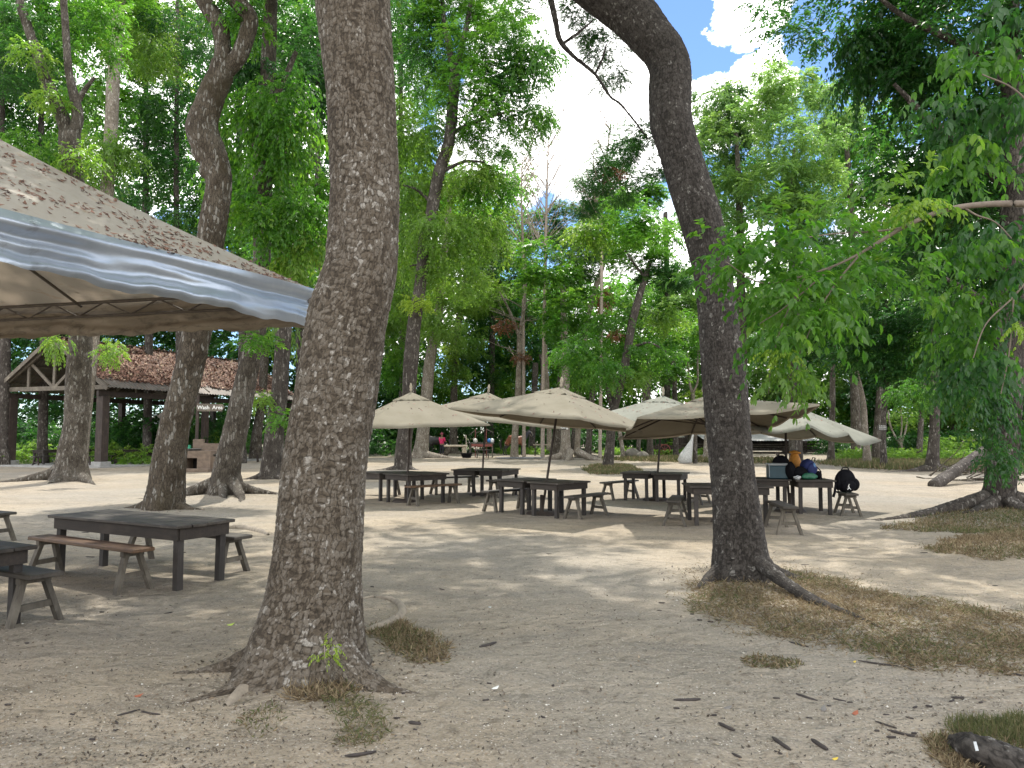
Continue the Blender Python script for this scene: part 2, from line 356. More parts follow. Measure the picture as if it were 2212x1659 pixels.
def groundmat():
    m, t, b, o = newmat('sandy_ground'); p = world_pos(t); ps = world_pos(t, (.45, 1.3, 1))
    a = noise(t, p, .55, 7, .62, .4); s = noise(t, ps, 1.5, 6, .6, .8); g = noise(t, p, .16, 4, .5); f = noise(t, p, 55, 5, .7); f2 = noise(t, p, 190, 3, .7)
    c = mixc(t, val(t, a, .40, .60), (.262, .215, .154), (.36, .30, .222))
    c = mixc(t, val(t, s, .48, .62, 0, .85), c, (.20, .172, .134))
    c = mixc(t, val(t, g, .42, .62, 0, .75), c, (.255, .24, .212))
    c = mixc(t, val(t, f, .38, .70, 0, .45), c, (.43, .375, .30))
    c = mixc(t, val(t, f2, .55, .70, 0, .55), c, (.16, .14, .115))
    vo = nd(t, 'ShaderNodeTexVoronoi', feature='F1'); vo.inputs['Scale'].default_value = 85; t.links.new(p, vo.inputs['Vector'])
    cr = nd(t, 'ShaderNodeSeparateColor'); t.links.new(vo.outputs['Color'], cr.inputs[0])
    c = mixc(t, val(t, cr.outputs[0], .80, .96, 0, .55), c, (.42, .39, .34)); c = mixc(t, val(t, cr.outputs[1], .86, .97, 0, .6), c, (.15, .135, .12))
    big = noise(t, p, 7, 6, .65); c = mixc(t, val(t, big, .56, .70, 0, .7), c, (.13, .108, .082))
    t.links.new(c, b.inputs['Base Color']); b.inputs['Roughness'].default_value = .95; b.inputs['Specular IOR Level'].default_value = .15
    hoof = noise(t, p, 3.2, 3, .6, .5); crk = noise(t, ps, 16, 5, .7, 1.2)
    c2_ = mixc(t, val(t, crk, .60, .72, 0, .5), c, (.12, .10, .078)); t.links.new(c2_, b.inputs['Base Color'])
    h = mth(t, 'ADD', mth(t, 'MULTIPLY', f, .6), mth(t, 'ADD', mth(t, 'MULTIPLY', cr.outputs[0], .5), mth(t, 'ADD', mth(t, 'MULTIPLY', big, 1.6), mth(t, 'MULTIPLY', hoof, 6.0))))
    bump(t, b, h, .9, .022); return m
M_GROUND = groundmat()
tag(link('ground', np_mesh('ground', V, F, M_GROUND, True)), kind='structure')

# ------------------------------------------------------------------ leaves, sprays, crowns (numpy)
def unit(a): return a / np.maximum(np.linalg.norm(a, axis=-1, keepdims=True), 1e-9)
def leaf_quads(P, D, S, L_, W_, fold=.12, six=False):
    """P base, D direction, S side vectors; L_ length, W_ half width arrays -> verts, faces"""
    n = len(P); Nn = np.cross(S, D)
    L1 = L_[:, None]; W1 = W_[:, None]
    if not six:
        mid = P + D * L1 * .45 + Nn * L1 * fold
        V_ = np.stack([P, mid + S * W1, P + D * L1, mid - S * W1], 1).reshape(-1, 3)
        return V_, np.arange(4 * n).reshape(n, 4)
    a = P + D * L1 * .28; b_ = P + D * L1 * .66 - Nn * L1 * fold * .6; tip = P + D * L1 - Nn * L1 * fold * 1.6
    e = Nn * (W1 * .35)
    V_ = np.stack([P, a + S * W1 * .86 + e, a, a - S * W1 * .86 + e, b_ + S * W1 * .84 + e, b_, b_ - S * W1 * .84 + e, tip], 1).reshape(-1, 3)
    k = np.arange(n)[:, None] * 8
    F_ = np.concatenate([k + np.array([[0, 1, 2, 3]]), k + np.array([[1, 4, 5, 2]]), k + np.array([[2, 5, 6, 3]]), k + np.array([[4, 7, 6, 5]])], 0)
    return V_, F_
def spray_leaves(O, D, length, pairs, ll, lw, droop, tint, r, six=False, hang=.35, jit=.25):
    """compound leaves: O origins (m,3), D directions (m,3)"""
    m = len(O); up = np.array([0, 0, 1.0])
    S = unit(np.cross(D, up) + r.normal(0, .12, (m, 3)))
    Ps, Ds, Ss, Ls, Ws, Ts = [], [], [], [], [], []
    ln = length * r.uniform(.75, 1.25, m)
    for k in range(pairs):
        tt = (k + .9) / pairs
        pos = O + D * (ln * tt)[:, None] - up * (droop * ln * tt * tt)[:, None]
        tang = unit(D - up * (2 * droop * tt))
        for sgn in (-1, 1):
            d = unit(S * sgn * (.95 - .35 * tt) + tang * (.45 + .5 * tt) - up * hang * r.uniform(.3, 1.6, m)[:, None] + r.normal(0, jit, (m, 3)))
            s_ = unit(np.cross(d, np.cross(S * sgn, d) + r.normal(0, .5, (m, 3)) + up * .8)); s_ = unit(np.cross(d, unit(up + r.normal(0, .45, (m, 3)))))
            Ps.append(pos); Ds.append(d); Ss.append(s_); sz = (1 - .35 * abs(tt - .55)) * r.uniform(.75, 1.2, m)
            Ls.append(ll * sz); Ws.append(lw * sz); Ts.append(np.clip(tint + r.normal(0, .09, m), 0, 1))
    P = np.concatenate(Ps); V_, F_ = leaf_quads(P, np.concatenate(Ds), np.concatenate(Ss), np.concatenate(Ls), np.concatenate(Ws), six=six)
    T = np.repeat(np.concatenate(Ts), 8 if six else 4)
    return V_, F_, T
def clump_crown(seed, rx, ry, rz, clumps, sprays, slen, pairs, ll, lw, droop=.35, csize=.75, shell=.55, flat=.75, six=False, hang=.35, bottom=-1.0):
    r = np.random.default_rng(seed)
    d = unit(r.normal(0, 1, (clumps * 3, 3))); rad = r.uniform(0, 1, clumps * 3) ** (1 / 3) * (1 - shell) + shell * r.uniform(.75, 1.05, clumps * 3)
    lump = 1 + .25 * np.sin(d[:, 0] * 4 + seed) * np.sin(d[:, 1] * 3.3 + seed * 2) + .2 * np.sin(d[:, 2] * 5 + seed)
    C = d * (rad * lump)[:, None]; C = C[C[:, 2] > bottom][:clumps] * np.array([rx, ry, rz])
    n = len(C); cs = csize * r.uniform(.55, 1.35, n); ctint = np.clip(r.normal(.45, .22, n), 0, 1)
    idx = np.repeat(np.arange(n), np.maximum(3, (sprays * (cs / csize) ** 1.5).astype(int))); m = len(idx)
    sd_ = unit(r.normal(0, 1, (m, 3)) * np.array([1, 1, flat]) + unit(C[idx]) * .35 + np.array([0, 0, .18]))
    O = C[idx] + sd_ * (cs[idx] * r.uniform(.15, .75, m))[:, None] * np.array([1, 1, flat])
    return spray_leaves(O, sd_, slen, pairs, ll, lw, droop, np.clip(ctint[idx] + r.normal(0, .12, m), 0, 1), r, six, hang)
CROWN = {}
FAM = {  # family: (height/width, shell, flat, droop, hang, clump density, sprays, pairs, spray length)
    'round': (.94, .55, .75, .35, .35, 11, 24, 6, .46), 'round2': (.85, .4, .75, .35, .35, 11, 24, 6, .46), 'tall': (2.0, .35, .75, .4, .4, 22, 24, 6, .46), 'hang': (1.0, .4, .8, .75, .9, 13, 24, 6, .52),
    'sprig': (.85, .3, .7, .5, .5, 16, 12, 5, .40), 'clumpy': (1.15, .7, .75, .35, .35, 13, 34, 6, .42), 'dense': (.94, .5, .75, .4, .4, 17, 26, 5, .42), 'sparse': (.81, .3, .75, .35, .35, 4.5, 20, 6, .46)}
BUCKETS = (.55, 1.0, 1.7, 2.7, 4.2)
def crown_mesh(key, mat, R_=None, far=False):
    if key in FAM:
        bk = min(BUCKETS, key=lambda q: abs(math.log(q / R_))); kk = (key, bk, far)
        if kk not in CROWN:
            hw, shell, flat, droop, hang, dens, spr, prs, sl = FAM[key]; ll, lw = ((.15, .034) if not far else (.23, .052)); n_ = int(dens * bk ** 1.75 * (.62 if far else 1)) + 5
            CROWN[kk] = clump_crown(sum(map(ord, key)) + int(bk * 10), bk, bk, bk * hw, n_, int(spr * (.8 if far else 1)), sl * (1.25 if far else 1), prs if not far else max(4, prs - 1), ll, lw, droop, min(.8, .30 + .22 * bk), shell, flat, False, hang)
    else:
        kk = (key, 0, False); bk = 1
        if kk not in CROWN:
            CROWN[kk] = {
                'feather': lambda: clump_crown(10, .9, .9, .5, 26, 20, .32, 12, .06, .015, droop=.3, csize=.34, flat=.5, hang=.1),
                'near':   lambda: clump_crown(12, .36, .36, .24, 6, 7, .30, 5, .10, .024, droop=.45, csize=.24, shell=.3, six=True, hang=.35, flat=.5),
                'nearhang': lambda: clump_crown(13, .34, .34, .36, 6, 7, .30, 5, .115, .025, droop=.8, csize=.26, shell=.3, six=True, hang=1.0, flat=.5),
            }[key]()
    k = kk + (mat.name,)
    if k not in CROWN:
        V_, F_, T_ = CROWN[kk]; CROWN[k] = np_mesh('crown_' + key, V_, F_, mat, False, {'tint': T_}); CROWN[k]['size'] = float(bk)
    return CROWN[k]
RAD = {'feather': (.9, .5), 'near': (.5, .4), 'nearhang': (.5, .5)}
crown_i = [0]
def add_crown(parent, key, mat, pos, rw, rh):
    far = pos[1] > 38 and key in FAM; me = crown_mesh(key, mat, rw, far); o = link('crown', me, parent, Vector(pos) - parent.location)
    a, b_ = (me['size'], me['size'] * FAM[key][0]) if key in FAM else RAD[key]; crown_i[0] += 1
    o.scale = (rw / a, rw / a, rh / b_); o.rotation_euler = (0, 0, crown_i[0] * 2.399)
    return o

# ------------------------------------------------------------------ trunks
def catmull(P, n_per):
    P = [np.array(p, dtype=float) for p in P]; Q = [2 * P[0] - P[1]] + P + [2 * P[-1] - P[-2]]; out_ = []
    for i in range(1, len(Q) - 2):
        for k in range(n_per):
            t = k / n_per; a, b_, c, d = Q[i - 1:i + 3]
            out_.append(.5 * (2 * b_ + (c - a) * t + (2 * a - 5 * b_ + 4 * c - d) * t * t + (3 * b_ - a - 3 * c + d) * t ** 3))
    out_.append(P[-1]); return np.array(out_)
def resample(P, step):
    C = catmull(P, 24); seg = np.r_[0, np.cumsum(np.linalg.norm(np.diff(C[:, :3], axis=0), axis=1))]
    s = np.arange(0, seg[-1], step); return np.stack([np.interp(s, seg, C[:, k]) for k in range(C.shape[1])], 1), s
def worley(u, v, su, sv, per, seed):
    """plates on the (u, v) sheet, periodic in u; returns edge distance, cell random, local offset"""
    r = np.random.default_rng(seed); nu = max(3, int(round(per / su))); su = per / nu
    nv = int(v.max() / sv) + 4; jit = r.uniform(.12, .88, (nv, nu, 2)); rnd = r.uniform(0, 1, (nv, nu))
    cu = np.floor(u / su).astype(int); cv = np.floor(v / sv).astype(int) + 1
    f1 = np.full(u.shape, 9.0); f2 = np.full(u.shape, 9.0); cid = np.zeros(u.shape); lv = np.zeros(u.shape)
    for dv in (-1, 0, 1):
        for du in (-1, 0, 1):
            a = cu + du; b_ = np.clip(cv + dv, 0, nv - 1); j = jit[b_, a % nu]
            x = u / su - (a + j[..., 0]); y = v / sv - (b_ - 1 + j[..., 1]); d = np.sqrt(x * x + y * y)
            c1 = d < f1; f2 = np.where(c1, f1, np.minimum(f2, d)); cid = np.where(c1, rnd[b_, a % nu], cid); lv = np.where(c1, y, lv); f1 = np.where(c1, d, f1)
    return f2 - f1, cid, lv
def snoise(th, s, seed, ks=((1, .6), (2, 1.1), (3, 1.9), (5, 3.1))):
    r = np.random.default_rng(seed); z = np.zeros(np.broadcast(th, s).shape)
    for k, w in ks: z = z + np.sin(k * th + r.uniform(0, 6) + np.sin(s * w + r.uniform(0, 6)) * 1.5) * np.cos(s * w * 1.3 + r.uniform(0, 6)) / (1 + .5 * k)
    return z
def trunk_sheet(P, step, n, seed=1, lump=.04, lobes=0.0, lobe_len=.7, plates=None, bumps=()):
    """P rows (x,y,z,r) -> verts, quads, tint, edge"""
    C, s = resample(P, step); m = len(C); th = np.arange(n) * 2 * np.pi / n
    T = unit(np.gradient(C[:, :3], axis=0)); A = unit(np.array([1.0, 0, 0]) - T * T[:, :1]); B = np.cross(T, A)
    TH, S = np.meshgrid(th, s); Rr = C[:, 3][:, None] * (1 + lump * snoise(TH, S, seed))
    if lobes: Rr = Rr * (1 + lobes * np.exp(-S / lobe_len) * (np.cos(5 * TH + seed) + .6 * np.cos(3 * TH + 2.1 * seed)))
    ti = np.full(TH.shape, .5); ed = np.full(TH.shape, 1.0)
    for (s0, t0, ds, dt, h) in bumps: Rr = Rr + h * np.exp(-((S - s0) / ds) ** 2 - (np.angle(np.exp(1j * (TH - t0))) / dt) ** 2)
    if plates:
        su, sv, amp = plates; per = 2 * np.pi * float(np.median(C[:, 3])); U = TH / (2 * np.pi) * per
        wu = .35 * su * np.sin(S * 7 + 3 * np.sin(TH * 3)) + .28 * su * np.sin(S * 33 + 2 * np.sin(TH * 7)); wv = .22 * sv * snoise(TH * 3.0, S * 2, seed + 5)
        e1, c1, l1 = worley((U + wu) % per, S + wv + 1, su, sv, per, seed); e2, c2, l2 = worley((U + 2 * wu) % per, S + wv + 1, su * .45, sv * .4, per, seed + 1)
        h = np.clip(e1 / .18, 0, 1) * (.25 + .95 * c1) - l1 * .55 * (c1 > .35) * c1 + .45 * np.clip(e2 / .3, 0, 1) * c2
        kk = int(round(per / .034)); vl = np.abs(np.sin(.5 * kk * TH + 1.6 * snoise(TH * 2, S * 4, seed + 8) + .8 * np.sin(S * 21 + 3 * np.sin(3 * TH)))); gate = np.clip(.5 + .6 * snoise(TH, S * 2.5, seed + 9), 0, 1); crack = (1 - np.clip(vl / .22, 0, 1)) * gate
        Rr = Rr + amp * (h - .8 - 1.1 * crack); ti = .55 * c1 + .45 * c2; ed = np.minimum(np.minimum(e1, e2 * 1.6 + .04), .12 * (1 - crack) + np.where(crack > .05, 0, 1))
    V_ = C[:, None, :3] + Rr[..., None] * (np.cos(TH)[..., None] * A[:, None] + np.sin(TH)[..., None] * B[:, None])
    k = np.arange(n); i = np.arange(m - 1)[:, None] * n
    F_ = np.stack([i + k, i + (k + 1) % n, i + n + (k + 1) % n, i + n + k], -1).reshape(-1, 4)
    return V_.reshape(-1, 3), F_, ti.ravel(), ed.ravel()
def join(parts):
    Vs, Fs, T, E_, b = [], [], [], [], 0
    for p in parts:
        Vs.append(p[0]); Fs.append(p[1] + b); b += len(p[0]); T.append(p[2]); E_.append(p[3] if len(p) > 3 else np.ones(len(p[0])))
    return np.concatenate(Vs), np.concatenate(Fs), np.concatenate(T), np.concatenate(E_)
def px_line(pts, Y, yaw=0.0):
    """(u, v, width) points of a stem seen at depth Y -> rows (x, y, z, r)"""
    out_ = []
    for q in pts:
        y = Y + (q[3] if len(q) > 3 else 0.0); p = at(q[0], q[1], y); out_.append((p.x, p.y, p.z, q[2] / 2 / ppm(y)))
    return out_
def root_rows(base, ang, length, r0, wig=.2, sink=.6, seed=0, h0=.22):
    r = random.Random(seed); out_ = []; a = ang
    x, y = base[0], base[1]; n = 7
    for k in range(n + 1):
        t = k / n; rr = r0 * (1 - t) ** .8 + .012
        out_.append((x, y, gz1(x, y) + h0 * (1 - t) ** 2.2 - rr * (sink + .25 * t), rr))
        a += r.uniform(-wig, wig); x += math.cos(a) * length / n; y += math.sin(a) * length / n
    return out_
TREES = {}
def tree(key, label, base, pts, limbs=(), crowns=(), bark_m=None, Y=None, group=None, roots=(), n=22, step=.14, lobes=.10, cat='tree', lump=.05, name='tree', hero=None, bumps=()):
    g = ground(*base); Y = Y or g.y; root = empty(name, (g.x, Y, 0), label, cat, group); b0 = root.location
    rows = px_line(pts, Y); x0 = rows[0]; rows = [(x0[0], x0[1], min(x0[2], 0) - .25, x0[3] * 1.06)] + rows
    sheets = [trunk_sheet([(r[0] - b0.x, r[1] - b0.y, r[2], r[3]) for r in rows], step, n, sum(map(ord, key)) % 97, lump, lobes, .8, hero, bumps)]
    for q in limbs: sheets.append(trunk_sheet([(r[0] - b0.x, r[1] - b0.y, r[2], r[3]) for r in px_line(q, Y)], step, max(8, n // 2 if not hero else n), len(q) + len(sheets), lump, 0, .8, hero))
    for k, q in enumerate(roots):
        rr = root_rows((g.x + math.cos(q[0]) * q[3], Y + math.sin(q[0]) * q[3]), q[0], q[1], q[2], seed=k + 3, wig=q[4] if len(q) > 4 else .2, h0=q[5] if len(q) > 5 else .22)
        sheets.append(trunk_sheet([(r[0] - b0.x, r[1] - b0.y, r[2], r[3]) for r in rr], min(step, .08), max(12, int(n * .42)), k + 11, .10, 0, .8, hero))
    V_, F_, T_, E_ = join(sheets)
    link('trunk', np_mesh('trunk', V_, F_, bark_m or M_BARK, True, {'tint': T_, 'edge': E_}), root)
    for c in crowns:
        ck, cm, u, v, dy, rw, rh = c[:7]; y = Y + dy
        add_crown(root, ck, cm, at(u, v, y), rw / ppm(y), rh / ppm(y))
    TREES[key] = root
    return root
# ------------------------------------------------------------------ the trees, near to far
LF, LD, LL, LB_, LY = M_LEAF, M_LEAFD, M_LEAFL, M_LEAFB, M_LEAFY
G_MID = 'trees standing round the clearing'
G_BACK = 'slim trees along the back edge of the clearing'
tree('T1', 'thick flaky-barked tree trunk in front, between the white tent and the umbrellas', (655, 1450),
     [(652, 1470, 330), (655, 1435, 282), (660, 1390, 246), (671, 1310, 210), (680, 1225, 190), (688, 1150, 183), (701, 1000, 177), (726, 850, 175), (748, 700, 172), (770, 620, 162), (782, 560, 155), (788, 400, 149), (783, 280, 148), (780, 200, 150), (771, 100, 158), (762, 0, 166), (757, -110, 172)],
     [[(748, -90, 120), (720, -260, 100), (690, -420, 85), (640, -700, 60, .6)], [(790, -90, 115), (850, -300, 92), (930, -520, 75, .5), (1010, -760, 50, 1.0)]],
     [('sparse', LF, 640, -1050, 1.0, 1050, 700), ('sparse', LF, 1150, -950, 2.0, 950, 600), ('sparse', LD, 200, -900, 0.2, 800, 600)],
     M_HERO1, roots=[(R(190), .74, .13, .14, .10, .22), (R(-122), .55, .075, .34, .12, .12), (R(-36), .74, .13, .28, .10, .26), (R(60), .6, .10, .16)],
     n=320, step=.0066, lobes=.075, lump=.018, hero=(.028, .050, .0072), bumps=((3.33, -1.75, .05, .16, .03), (2.3, -.6, .10, .25, .012), (4.6, -2.2, .2, .4, .012)))
tree('T2', 'dark leaning tree trunk on dry grass, its top bending left into the sky', (1604, 1256),
     [(1606, 1262, 138), (1602, 1225, 124), (1599, 1190, 113), (1595, 1140, 104), (1588, 1075, 97), (1580, 1000, 92), (1567, 850, 93), (1552, 703, 85), (1542, 609, 80), (1528, 540, 84), (1512, 469, 90), (1490, 400, 90), (1468, 328, 88), (1451, 270, 92), (1447, 234, 92), (1447, 190, 94), (1447, 148, 92), (1434, 112, 93), (1408, 80, 96), (1364, 28, 106), (1320, -5, 103), (1262, -45, 95), (1180, -120, 85), (1090, -240, 72)],
     [[(1190, -110, 50), (1250, -280, 44), (1330, -480, 34), (1380, -700, 24)], [(1100, -230, 52), (1000, -420, 44), (900, -600, 30)],
      [(1165, -90, 20), (1185, -20, 15), (1200, 45, 12), (1210, 88, 11), (1240, 122, 8), (1285, 160, 6), (1318, 208, 5), (1345, 230, 4), (1400, 300, 2)],
      [(1285, 160, 6), (1300, 130, 4), (1310, 95, 3)], [(1215, 95, 7), (1250, 70, 5), (1280, 45, 3)]],
     [('round', LF, 1250, -760, 1.0, 620, 420), ('sparse', LF, 1500, -520, 8, 470, 250), ('sparse', LF, 950, -540, 8, 470, 250), ('sparse', LD, 900, -700, 1.5, 560, 380), ('round2', LF, 1650, -820, 1.2, 560, 380), ('sparse', LD, 1450, -950, -2.5, 620, 380)] +  # sparse crowns set well behind the trunk are added, unseen, to shade the ground
     [('feather', LD, u, v, .6, r, r * .62) for u, v, r in [(1300, 100, 46), (1318, 165, 40), (1275, 60, 38), (1395, 290, 44), (1350, 330, 34), (1300, 395, 34), (1265, 450, 30), (1420, 360, 34), (1250, 20, 40), (1335, 420, 36)]],
     M_HERO2, roots=[(R(-70), 2.0, .062, .30, .16, .26), (R(-35), .5, .10, .2, .1, .25), (R(200), .7, .10, .16), (R(80), .8, .11, .16), (R(10), .7, .10, .16)],
     n=250, step=.0085, lobes=.085, lump=.022, hero=(.027, .054, .0066))
tree('T3', 'crooked mossy tree with a knotted bend, growing behind the long table by the tent', (352, 1098),
     [(352, 1102, 88), (359, 1060, 78), (366, 1000, 70), (376, 930, 63), (392, 867, 60), (410, 790, 60), (424, 726, 60), (440, 640, 58), (452, 539, 56), (463, 469, 58), (473, 399, 55), (468, 360, 57), (456, 325, 62), (438, 288, 70), (438, 262, 66), (448, 235, 60), (460, 200, 57), (476, 165, 54), (482, 135, 48)],
     [[(480, 150, 44), (481, 100, 35), (472, 50, 37), (440, 0, 35), (420, -60, 32), (380, -170, 24)], [(490, 150, 38), (516, 120, 36), (533, 75, 36), (538, 38, 37), (520, 12, 35), (502, -10, 34), (475, -80, 28), (460, -180, 22)]],
     [('round', LF, 330, -330, 0, 330, 260), ('round2', LD, 620, -300, .8, 300, 240), ('sprig', LF, 505, 40, .5, 50, 50)], M_BARKM, n=56, step=.035, lump=.035, hero=(.055, .075, .010),
     bumps=((8.62, 3.2, .2, .5, .17), (8.12, 3.35, .16, .42, .16), (8.62, 3.2, .08, .2, -.11), (8.12, 3.3, .07, .18, -.10)), roots=[(R(-10), .9, .14, .25), (R(190), .8, .13, .25)])
tree('T4', 'pale grey forked tree with spreading roots, in front of the leaf-covered pavilion', (152, 1042),
     [(153, 1046, 90), (155, 1012, 66), (157, 972, 55), (163, 930, 50), (166, 902, 49), (171, 796, 50), (174, 733, 46), (172, 600, 44), (165, 450, 44), (152, 340, 44), (150, 288, 44)],
     [[(148, 295, 31), (130, 240, 27), (100, 175, 25), (82, 120, 22), (70, 87, 20), (42, 0, 18), (30, -80, 14)], [(156, 298, 27), (168, 250, 24), (156, 190, 19), (148, 150, 16), (141, 50, 15), (137, -10, 14), (135, -90, 10)], [(168, 222, 12), (176, 205, 12), (192, 182, 9), (206, 165, 6)]],
     [('tall', LD, 40, 90, 1.2, 90, 150), ('round', LF, 180, 60, 2, 90, 90), ('hang', LF, 60, 330, 0, 60, 60), ('sprig', LL, 120, 210, -.6, 34, 30), ('sprig', LL, 70, 120, -.6, 34, 30), ('sprig', LL, 150, 330, -.8, 42, 34), ('sprig', LL, 130, 735, -1.4, 22, 34), ('sprig', LL, 230, 755, -1.4, 26, 26)],
     M_BARK, n=48, step=.05, lump=.03, hero=(.075, .10, .012), roots=[(R(-165), 2.6, .2, .4, .15, .35), (R(-25), 1.8, .16, .4, .15, .3), (R(-95), 1.1, .17, .4, .1, .3), (R(170), 1.2, .26, .4, .1, .5)])
tree('T5', 'tall slim straight tree leaning slightly, rising behind the forked grey tree', (166, 1016),
     [(166, 1020, 42), (183, 900, 27), (200, 740, 26), (222, 520, 27), (232, 400, 27), (240, 280, 27), (246, 150, 27), (255, 60, 25), (262, -40, 22)], [],
     [('tall', LF, 250, -40, 1, 100, 110), ('hang', LL, 310, 100, 1.5, 62, 60), ('hang', LF, 215, 230, 1, 55, 50), ('hang', LL, 205, 330, -.5, 60, 60)], M_BARKP, n=26, step=.12)
tree('T6', 'grey tree with buttress roots beside the brick wash stand', (486, 1074),
     [(486, 1078, 90), (488, 1040, 66), (491, 1007, 56), (507, 937, 52), (529, 832, 46), (553, 726, 40), (560, 650, 38), (565, 574, 37), (567, 436, 40), (570, 300, 41), (578, 160, 34), (585, 20, 28), (590, -90, 22)],
     [[(575, 240, 18), (610, 180, 14), (640, 110, 10)], [(566, 330, 15), (530, 290, 11), (510, 250, 8)]],
     [('hang', LF, 600, 235, -1.5, 85, 90), ('hang', LD, 545, 190, 1, 80, 80), ('hang', LF, 640, 330, -.5, 60, 70), ('hang', LF, 560, 480, -1.5, 55, 50), ('hang', LF, 640, 470, -1, 70, 70), ('hang', LL, 655, 580, -1, 40, 50), ('round', LD, 600, 60, 1.5, 120, 100), ('hang', LF, 520, 330, 1.0, 50, 60), ('sprig', LF, 545, 735, -2, 40, 20), ('hang', LF, 510, 430, .8, 60, 60)],
     M_BARK, n=48, step=.05, lump=.035, hero=(.065, .085, .011), roots=[(R(-168), 2.0, .17, .3, .2, .38), (R(-38), 1.6, .15, .3, .2, .42), (R(-75), .9, .13, .3, .1, .3), (R(10), 1.6, .13, .3, .2, .3)])
tree('T7', 'dark upright tree just left of the big front trunk', (584, 1034),
     [(584, 1038, 52), (590, 980, 44), (596, 900, 36), (602, 867, 35), (608, 780, 34), (612, 712, 34), (618, 600, 31), (620, 450, 28), (610, 300, 24), (600, 180, 20)], [],
     [('hang', LL, 640, 660, .6, 30, 60), ('hang', LF, 610, 600, .8, 60, 50), ('hang', LF, 590, 540, .5, 50, 40), ('sprig', LF, 615, 900, -.8, 30, 24), ('sprig', LL, 560, 860, -.8, 20, 20)], M_BARKD, n=28, step=.10, roots=[(R(-30), 1.4, .15, .3), (R(-150), .9, .13, .3)])
tree('T7b', 'forked tree glimpsed through leaves behind the tent roof', (652, 992), [(652, 996, 28), (652, 800, 26), (653, 500, 25), (655, 372, 24)],
     [[(650, 375, 16), (642, 330, 14), (638, 280, 13), (640, 200, 12), (650, 100, 9)], [(660, 372, 17), (674, 320, 16), (684, 270, 14), (694, 222, 13), (700, 120, 10), (705, 0, 8)]],
     [('hang', LD, 690, 120, 1.5, 70, 90), ('hang', LF, 660, 420, -.8, 46, 40), ('hang', LL, 690, 530, -1, 40, 50), ('hang', LF, 640, 40, 1, 80, 70), ('hang', LY, 690, 305, -1, 14, 12)], M_BARKD, n=20, step=.15)
tree('T8', 'slim trunk between the wash stand tree and the white building', (552, 978), [(552, 980, 26), (556, 930, 21), (564, 880, 19), (570, 800, 17), (575, 740, 15)], [], [], M_BARK, Y=50, n=16)
tree('T9', 'tall dark leaning tree behind the leftmost umbrella, bright leaves along it', (871, 1014),
     [(870, 1019, 40), (872, 965, 34), (877, 925, 32), (883, 859, 30), (888, 775, 32), (895, 699, 30), (905, 639, 27), (912, 578, 26), (917, 518, 25), (930, 469, 27), (948, 375, 27), (970, 305, 25), (981, 187, 24), (985, 140, 22)],
     [[(985, 150, 15), (1000, 90, 12), (1015, 20, 10), (1022, -60, 8)], [(981, 160, 15), (965, 80, 12), (955, 0, 10), (950, -80, 8)], [(974, 290, 10), (1010, 270, 9), (1060, 252, 7), (1110, 238, 4)], [(948, 375, 9), (1000, 350, 7), (1050, 350, 4)], [(935, 440, 8), (900, 410, 6), (870, 400, 4)], [(915, 560, 6), (905, 570, 4), (885, 575, 3)]],
     [('tall', LF, 975, 60, .8, 100, 150), ('round', LF, 1070, 90, 0, 88, 90), ('round2', LD, 1105, 200, .6, 75, 72), ('round', LD, 900, 90, 1.5, 90, 110), ('round2', LF, 1000, 230, -.8, 80, 70), ('hang', LF, 1140, 130, 0, 50, 70), ('hang', LF, 1075, 290, 0, 60, 55), ('round', LB_, 1030, -40, 2, 150, 80), ('hang', LF, 1150, 255, .5, 40, 40),
      ('hang', LL, 900, 300, .8, 55, 60), ('hang', LL, 1000, 380, 1, 70, 55), ('hang', LL, 900, 420, .8, 45, 60), ('hang', LL, 960, 500, -.6, 52, 52), ('hang', LL, 890, 540, 1, 40, 60), ('hang', LL, 985, 590, .5, 60, 50), ('sprig', LY, 900, 650, -1, 24, 18), ('hang', LL, 1030, 500, 1, 50, 50), ('hang', LF, 1060, 410, 1.5, 50, 45)],
     M_BARKD, n=36, step=.07, lump=.04, hero=(.07, .10, .012), roots=[(R(215), 1.5, .16, .2), (R(-20), 1.0, .14, .2)])
tree('T10', 'leaning grey tree with a long surface root, behind the leftmost umbrella', (904, 989),
     [(907, 992, 44), (911, 965, 31), (917, 905, 26), (921, 859, 25), (927, 790, 24), (938, 729, 20), (946, 690, 18), (955, 600, 16), (965, 500, 14), (975, 400, 10)], [],
     [('clumpy', LL, 1000, 620, 0, 66, 70), ('hang', LL, 955, 690, -2, 42, 46), ('clumpy', LL, 1040, 520, 2, 60, 66), ('clumpy', LF, 960, 440, 2, 70, 80), ('hang', LL, 900, 640, 2, 42, 60), ('clumpy', LL, 870, 560, 4, 50, 90)], M_BARKP, n=26, step=.14, roots=[(R(-25), 4.2, .3, .4, .15, .5), (R(-140), 1.5, .25, .4)])
def slim(key, label, pts, crowns=(), bark_m=None, limbs=(), roots=(), Y=None, group=G_BACK, cat='tree'):
    return tree(key, label, (pts[0][0], pts[0][1] - 2), pts, limbs, crowns, bark_m or M_BARK, Y, group, roots, n=14, step=.22, lobes=.13, cat=cat)
slim('T11', 'pale slim trunk showing left of the leftmost umbrella, beside the big trunk', [(834, 973, 18), (835, 930, 13), (836, 850, 13), (837, 769, 12), (836, 700, 11), (835, 560, 9)], [('clumpy', LF, 845, 640, 0, 50, 70), ('sprig', LL, 850, 760, -2, 26, 22), ('clumpy', LF, 850, 450, 2, 60, 80), ('sprig', LF, 842, 850, -1, 22, 20)], M_BARKP)
slim('T12', 'thin dark trunk just right of the pale slim one', [(846, 970, 11), (846, 900, 8), (847, 820, 8), (850, 700, 6)], [], M_BARK, Y=72)
